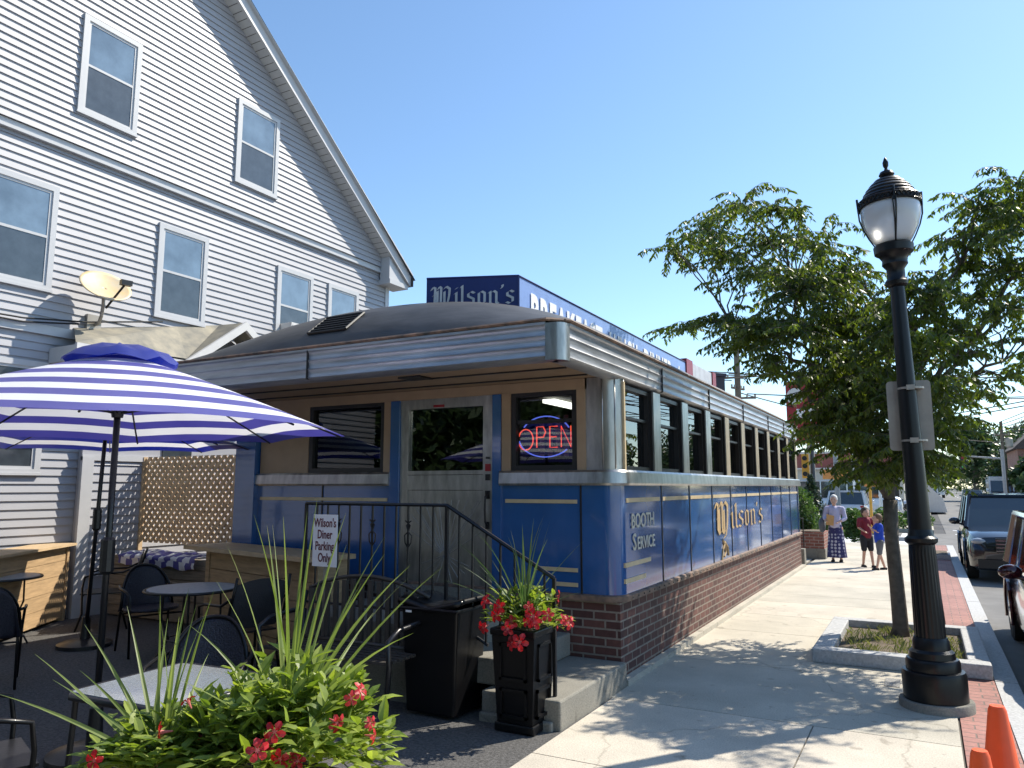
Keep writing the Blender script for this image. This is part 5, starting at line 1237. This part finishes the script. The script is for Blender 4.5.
# shrubs beside the diner's far end
ftree('clipped_shrub',(-2.86,20.6,.3),"rounded dense green shrub just past the end of the diner",[((0,0,.75),(.42,.45,.62),.5),((.05,.1,.3),(.42,.42,.32),.3),((-.1,.3,1.1),(.3,.3,.3),.2)],5200,.045,M['leaf_bush'],.04)
T=empty('cone_conifer',(-3.0,24.2,0),"tall narrow dark conifer behind the woman",'tree'); mb=MB()
for k in range(30):
    z=.15+k*.064; r_=.66*(1-k/31)+.03; cloud(mb,(0,0,z),(r_,r_,.1),int(260*r_+30),.055)
mb.build('crown',M['leaf_dark'],T,fix=False); MB().tube([(0,0,0),(0,0,1.9)],[.06,.02],6).build('trunk',M['bark'],T)
ftree('clipped_shrub',(-2.55,22.4,.1),"low spreading green shrub between the brick planter and the conifer",[((0,0,.35),(.5,.5,.42),1)],3600,.045,M['leaf_bush'],.04)
ftree('clipped_shrub',(-2.15,27.2,0),"small round shrub just right of the woman",[((0,0,.45),(.38,.4,.5),1)],3000,.05,M['leaf_bush'],.04)
for x,y,w_,lab in ((-1.9,33,1.3,"low hedge segment behind the woman"),(-.9,35,1.2,"low hedge segment left of the street tree trunk"),(-3.8,32,1.4,"low hedge segment behind the conifer")):
    ftree('low_hedge',(x,y,0),lab,[((-.5*w_,0,.4),(.6,.4,.42),.5),((.4*w_,0,.38),(.65,.4,.4),.5)],3000,.07,M['leaf_bush'],.04,'low hedges by the lot')
BP=empty('brick_planter',(-2.6,19.9,0),"square red brick planter box at the far end of the diner",'planter')
MB().box(-.42,.42,-.5,.5,.24,.62).build('brick_wall',M['brick2'],BP); MB().box(-.44,.44,-.52,.52,0,.24).build('concrete_base',M['stepconc'],BP); MB().box(-.36,.36,-.44,.44,.60,.64).build('soil',M['soil'],BP)
MB().box(-2.62,-2.40,17.55,17.85,0,.34)
tag(bevel(MB().box(-2.66,-2.38,17.55,17.8,-.05,.36).build('concrete_block',M['stepconc'])),"short concrete bollard block at the foot of the diner end wall",'block')
RE=empty('side_railing',(-2.55,18.2,0),"thin black iron handrail at the far end of the diner",'railing')
MB().tube([(-2.75,18.0,1.05),(-2.45,18.2,.98)],.015,6).build('top_rail',M['black'],RE,world=True); MB().tube([(-2.47,18.2,0),(-2.47,18.2,.98)],.013,6).build('post',M['black'],RE,world=True)
gb2=tag(bevel(MB().box(-1.35,-.2,26.9,27.3,0,.12).build('stone_slab',M['granite'])),"low pale stone slab across the pavement past the boys",'stone')
B2=empty('far_tree_bed',(-.05,21.3,0),"dark edged planting bed by the kerb beyond the boys",'planter bed')
MB().box(-.25,.42,20.6,22.0,0,.11).build('granite_edge',M['granite'],B2,world=True); MB().box(-.2,.37,20.65,21.95,.108,.116).build('soil',M['soil'],B2,world=True)
# ------------------------------------------------------------------ restaurant and lot
BD=empty('restaurant',(-6,56,0),"low pale restaurant building with reddish roof band behind the lot",'building')
cm=mat('cream_stucco',(.52,.50,.45),.8,var=.06); rm_=mat('maroon_roof_band',(.25,.08,.07),.7)
MB().box(-12,-1.2,55,66,0,2.9).build('wall',cm,BD,world=True); MB().box(-12.2,-1.1,54.8,66,2.95,3.9).build('roof_band',rm_,BD,world=True); MB().box(-12.2,-1.1,54.7,54.8,2.85,2.95).box(-12.2,-1.1,54.7,66,3.9,4.05).build('roof_trim',M['soffit'],BD,world=True)
for x in (-4.3,-3.0): MB().box(x,x+.6,54.93,54.99,1.4,2.3).build('window',M['carglass'],BD,world=True)
MB().box(-2.6,-1.5,54.94,54.99,0,2.1).build('door',M['darkframe'],BD,world=True)
B3=empty('white_shop',(3,62,0),"white slanted wall building right of the restaurant behind the tree trunk",'building')
MB().prism([(-1.1,0),(1.2,0),(1.0,.9),(-1.1,3.2)],'y',58,70).build('wall',M['soffit'],B3,world=True)
# fast food sign
KS=empty('red_sign',(-5.5,45,0),"tall red and white fast food pole sign seen through the tree leaves",'sign')
MB().box(-1.12,1.12,-.35,.35,4.1,7.6).build('cabinet',M['redsign'],KS); MB().tube([(0,0,0),(0,0,4.1)],.2,12).build('pole',M['plate'],KS)
MB().lathe([(.46,0),(.46,.02)],(0,0,0),28).v
dsc=MB().lathe([(.47,0),(.47,.015)],(0,0,0),28); dsc.v=[(x-.62,-.352-z,y+6.75) for x,y,z in dsc.v]; dsc.build('emblem_disc',M['soffit'],KS)
ff=MB().box(-.9,-.62,-.375,-.37,6.86,6.93).box(-.62,-.45,-.375,-.37,6.3,6.36); ff.build('emblem_mark',M['darkframe'],KS)
textmesh('KFC',.95,M['white'],'lettering',KS,basis((.25,-.36,5.35),(1,0,0),(0,0,1)),.01,bold=.03)
# poles, signals, wires
def pole(name,x,y,h,r,m,lab,arms=(),cat='utility pole',group=None):
    T=empty(name,(x,y,-.1),lab,cat,group); MB().tube([(0,0,0),(0,0,h)],[r,r*.7],10).build('shaft',m,T)
    for z,w_,ang in arms:
        c,s=math.cos(R(ang)),math.sin(R(ang)); a=MB().tube([(-w_*c,-w_*s,z),(w_*c,w_*s,z)],.06,4)
        o=a.build('crossarm',m,T); i_=MB()
        for t in (-.95,-.5,.5,.95): i_.tube([(w_*c*t,w_*s*t,z),(w_*c*t,w_*s*t,z+.18)],.05,6)
        i_.split('insulator',M['plate'],o)
    return T
pole('utility_pole',-8.3,40,9.6,.2,M['polewood'],"wooden utility pole with crossarms rising behind the diner roof",[(7.5,1.0,0),(6.4,.9,20),(6.9,.6,70)])
pole('utility_pole',5.7,72,7.0,.17,M['polewood'],"wooden utility pole with transformer right of the road",[(5.9,.5,10)])
MB().lathe([(.25,0),(.28,.1),(.28,.7),(.2,.78)],(.45,0,4.9),12).build('transformer',M['plate'],bpy.data.objects['utility_pole.001'])
PGm=mat('grey_pole',(.30,.31,.32),.5)
pole('sign_pole',-3.38,28,3.4,.09,mat('dark_pole',(.05,.055,.07),.5),"dark steel signal pole by the crossing, left of the conifer tip",cat='pole')
sg=empty('crossing_signal',(-3.6,27.9,2.4),"yellow traffic signal head on the dark pole at the crossing",'traffic signal')
MB().box(-.11,.11,-.1,.1,-.42,.42).build('housing',M['yellow'],sg)
for k in range(3):
    l=MB().lathe([(.08,0),(.08,.1)],(0,0,0),14,); l.v=[(x,-.1-z,y+.27-.27*k) for x,y,z in l.v]; l.build('lens',M['darkframe'],sg)
pole('sign_pole',-3.2,34,4.0,.12,PGm,"grey pole carrying an orange board behind the woman",cat='pole')
tag(MB().box(-3.72,-2.72,33.86,33.9,2.0,2.4).build('orange_board',M['orange2']),"orange temporary road work board on the grey pole",'sign')
for x,y,h_,lab in ((-3.0,40,4.4,"slim white pole right of the orange board"),(-1.7,36,3.6,"slim white pole beside the street tree trunk")): pole('white_pole',x,y,h_,.07,M['white'],lab,cat='pole',group='slim white poles')
YP=empty('yellow_post_sign',(-1.8,31,0),"small orange board on a yellow post in the hedge",'sign'); MB().tube([(0,0,0),(0,0,1.9)],.05,8).build('post',M['yellow'],YP); MB().box(-.2,.2,-.03,-.01,1.7,2.2).build('panel',M['orange2'],YP)
def msignal(x,y,z,xa,lab):
    T=empty('mast_signal',(x,y,-.1),lab,'traffic signal','traffic signals at the far crossing')
    MB().tube([(0,0,0),(0,0,z+.9)],.12,8).build('pole',PGm,T); MB().tube([(0,0,z+.2),(xa,0,z+.45)],[.08,.05],8).build('mast_arm',PGm,T)
    hd=MB().box(xa-.2,xa+.2,-.2,.15,z-.55,z+.45).build('signal_head',M['darkframe'],T)
    for k,m_ in enumerate((M['redsign'],M['orange2'],emis('signal_green',(.02,.7,.25),.8))): MB().box(xa-.09,xa+.09,-.23,-.2,z+.22-.32*k,z+.40-.32*k).build('lens',m_,hd)
msignal(5.3,68,3.7,-2.6,"traffic signal hanging from a mast arm over the right lane")
msignal(-1.6,88,4.0,3.4,"traffic signal on the left mast arm at the road end")
wv=[]
def wire(a,b,sag,lab,r=.028):
    pts=[V(*a).lerp(V(*b),i/16)+V(0,0,-sag*4*(i/16)*(1-i/16)) for i in range(17)]
    tag(MB().tube(pts,r,4).build('overhead_wire',M['rubber']),lab,'wire','overhead wires')
G='thin dark overhead wire strung across the sky'
for i,(z,dz) in enumerate(((7.6,.0),(7.62,.4),(7.58,.9),(6.5,.2),(6.45,.5))):
    wire((-9.2+.45*i,40,z),(22,60,z+1.2+dz),.7,G)
for i in range(4): wire((-9.1+.5*i,40,7.6-.35*(i%2)),(-40,16,9.0+.7*i),.5,G,.026)
for i,(za,zb_) in enumerate(((12.2,8.5),(11.5,8.2),(9.2,7.4),(8.9,7.2),(8.6,6.9),(6.4,6.2),(6.2,5.9))):
    wire((14,34,za*1.0+.6),(-6,66,zb_*1.0),.4,G,.03)
for i in range(5): wire((5.7,72,5.9+.25*i),(12,22,6.5+.6*i),.4,G,.03)
wire((5.7,72,5.2),(-8.3,40,6.6),.5,G,.03)
HS=empty('brown_house',(8.6,74,0),"dark brown gabled house at the right edge above the trees",'house')
MB().box(7.4,14,80,90,0,5).build('wall',M['brick2'],HS,world=True); MB().prism([(7.0,5),(14.4,5),(10.7,8.6)],'y',79.6,90.4).build('roof',mat('brown_shingle',(.08,.06,.055),.9),HS,world=True)
# unseen leaf masses added behind the viewpoint: block sky fill, darken window reflections
mb=MB(); random.seed(9)
for k in range(12): cloud(mb,(random.uniform(-9.2,-6.5),random.uniform(-2.5,.6),random.uniform(1.2,4)),(1.0,1.0,1.1),420,.16)  # added mass masking the house wall from the front glass, darkening the patio
for k in range(60): cloud(mb,(random.uniform(-28,4),random.uniform(-15,-10),random.uniform(1,8)),(2.8,2.0,2.2),420,.34)
tag(mb.build('added_leaf_screen',M['leaf_far'],fix=False),kind='stuff')
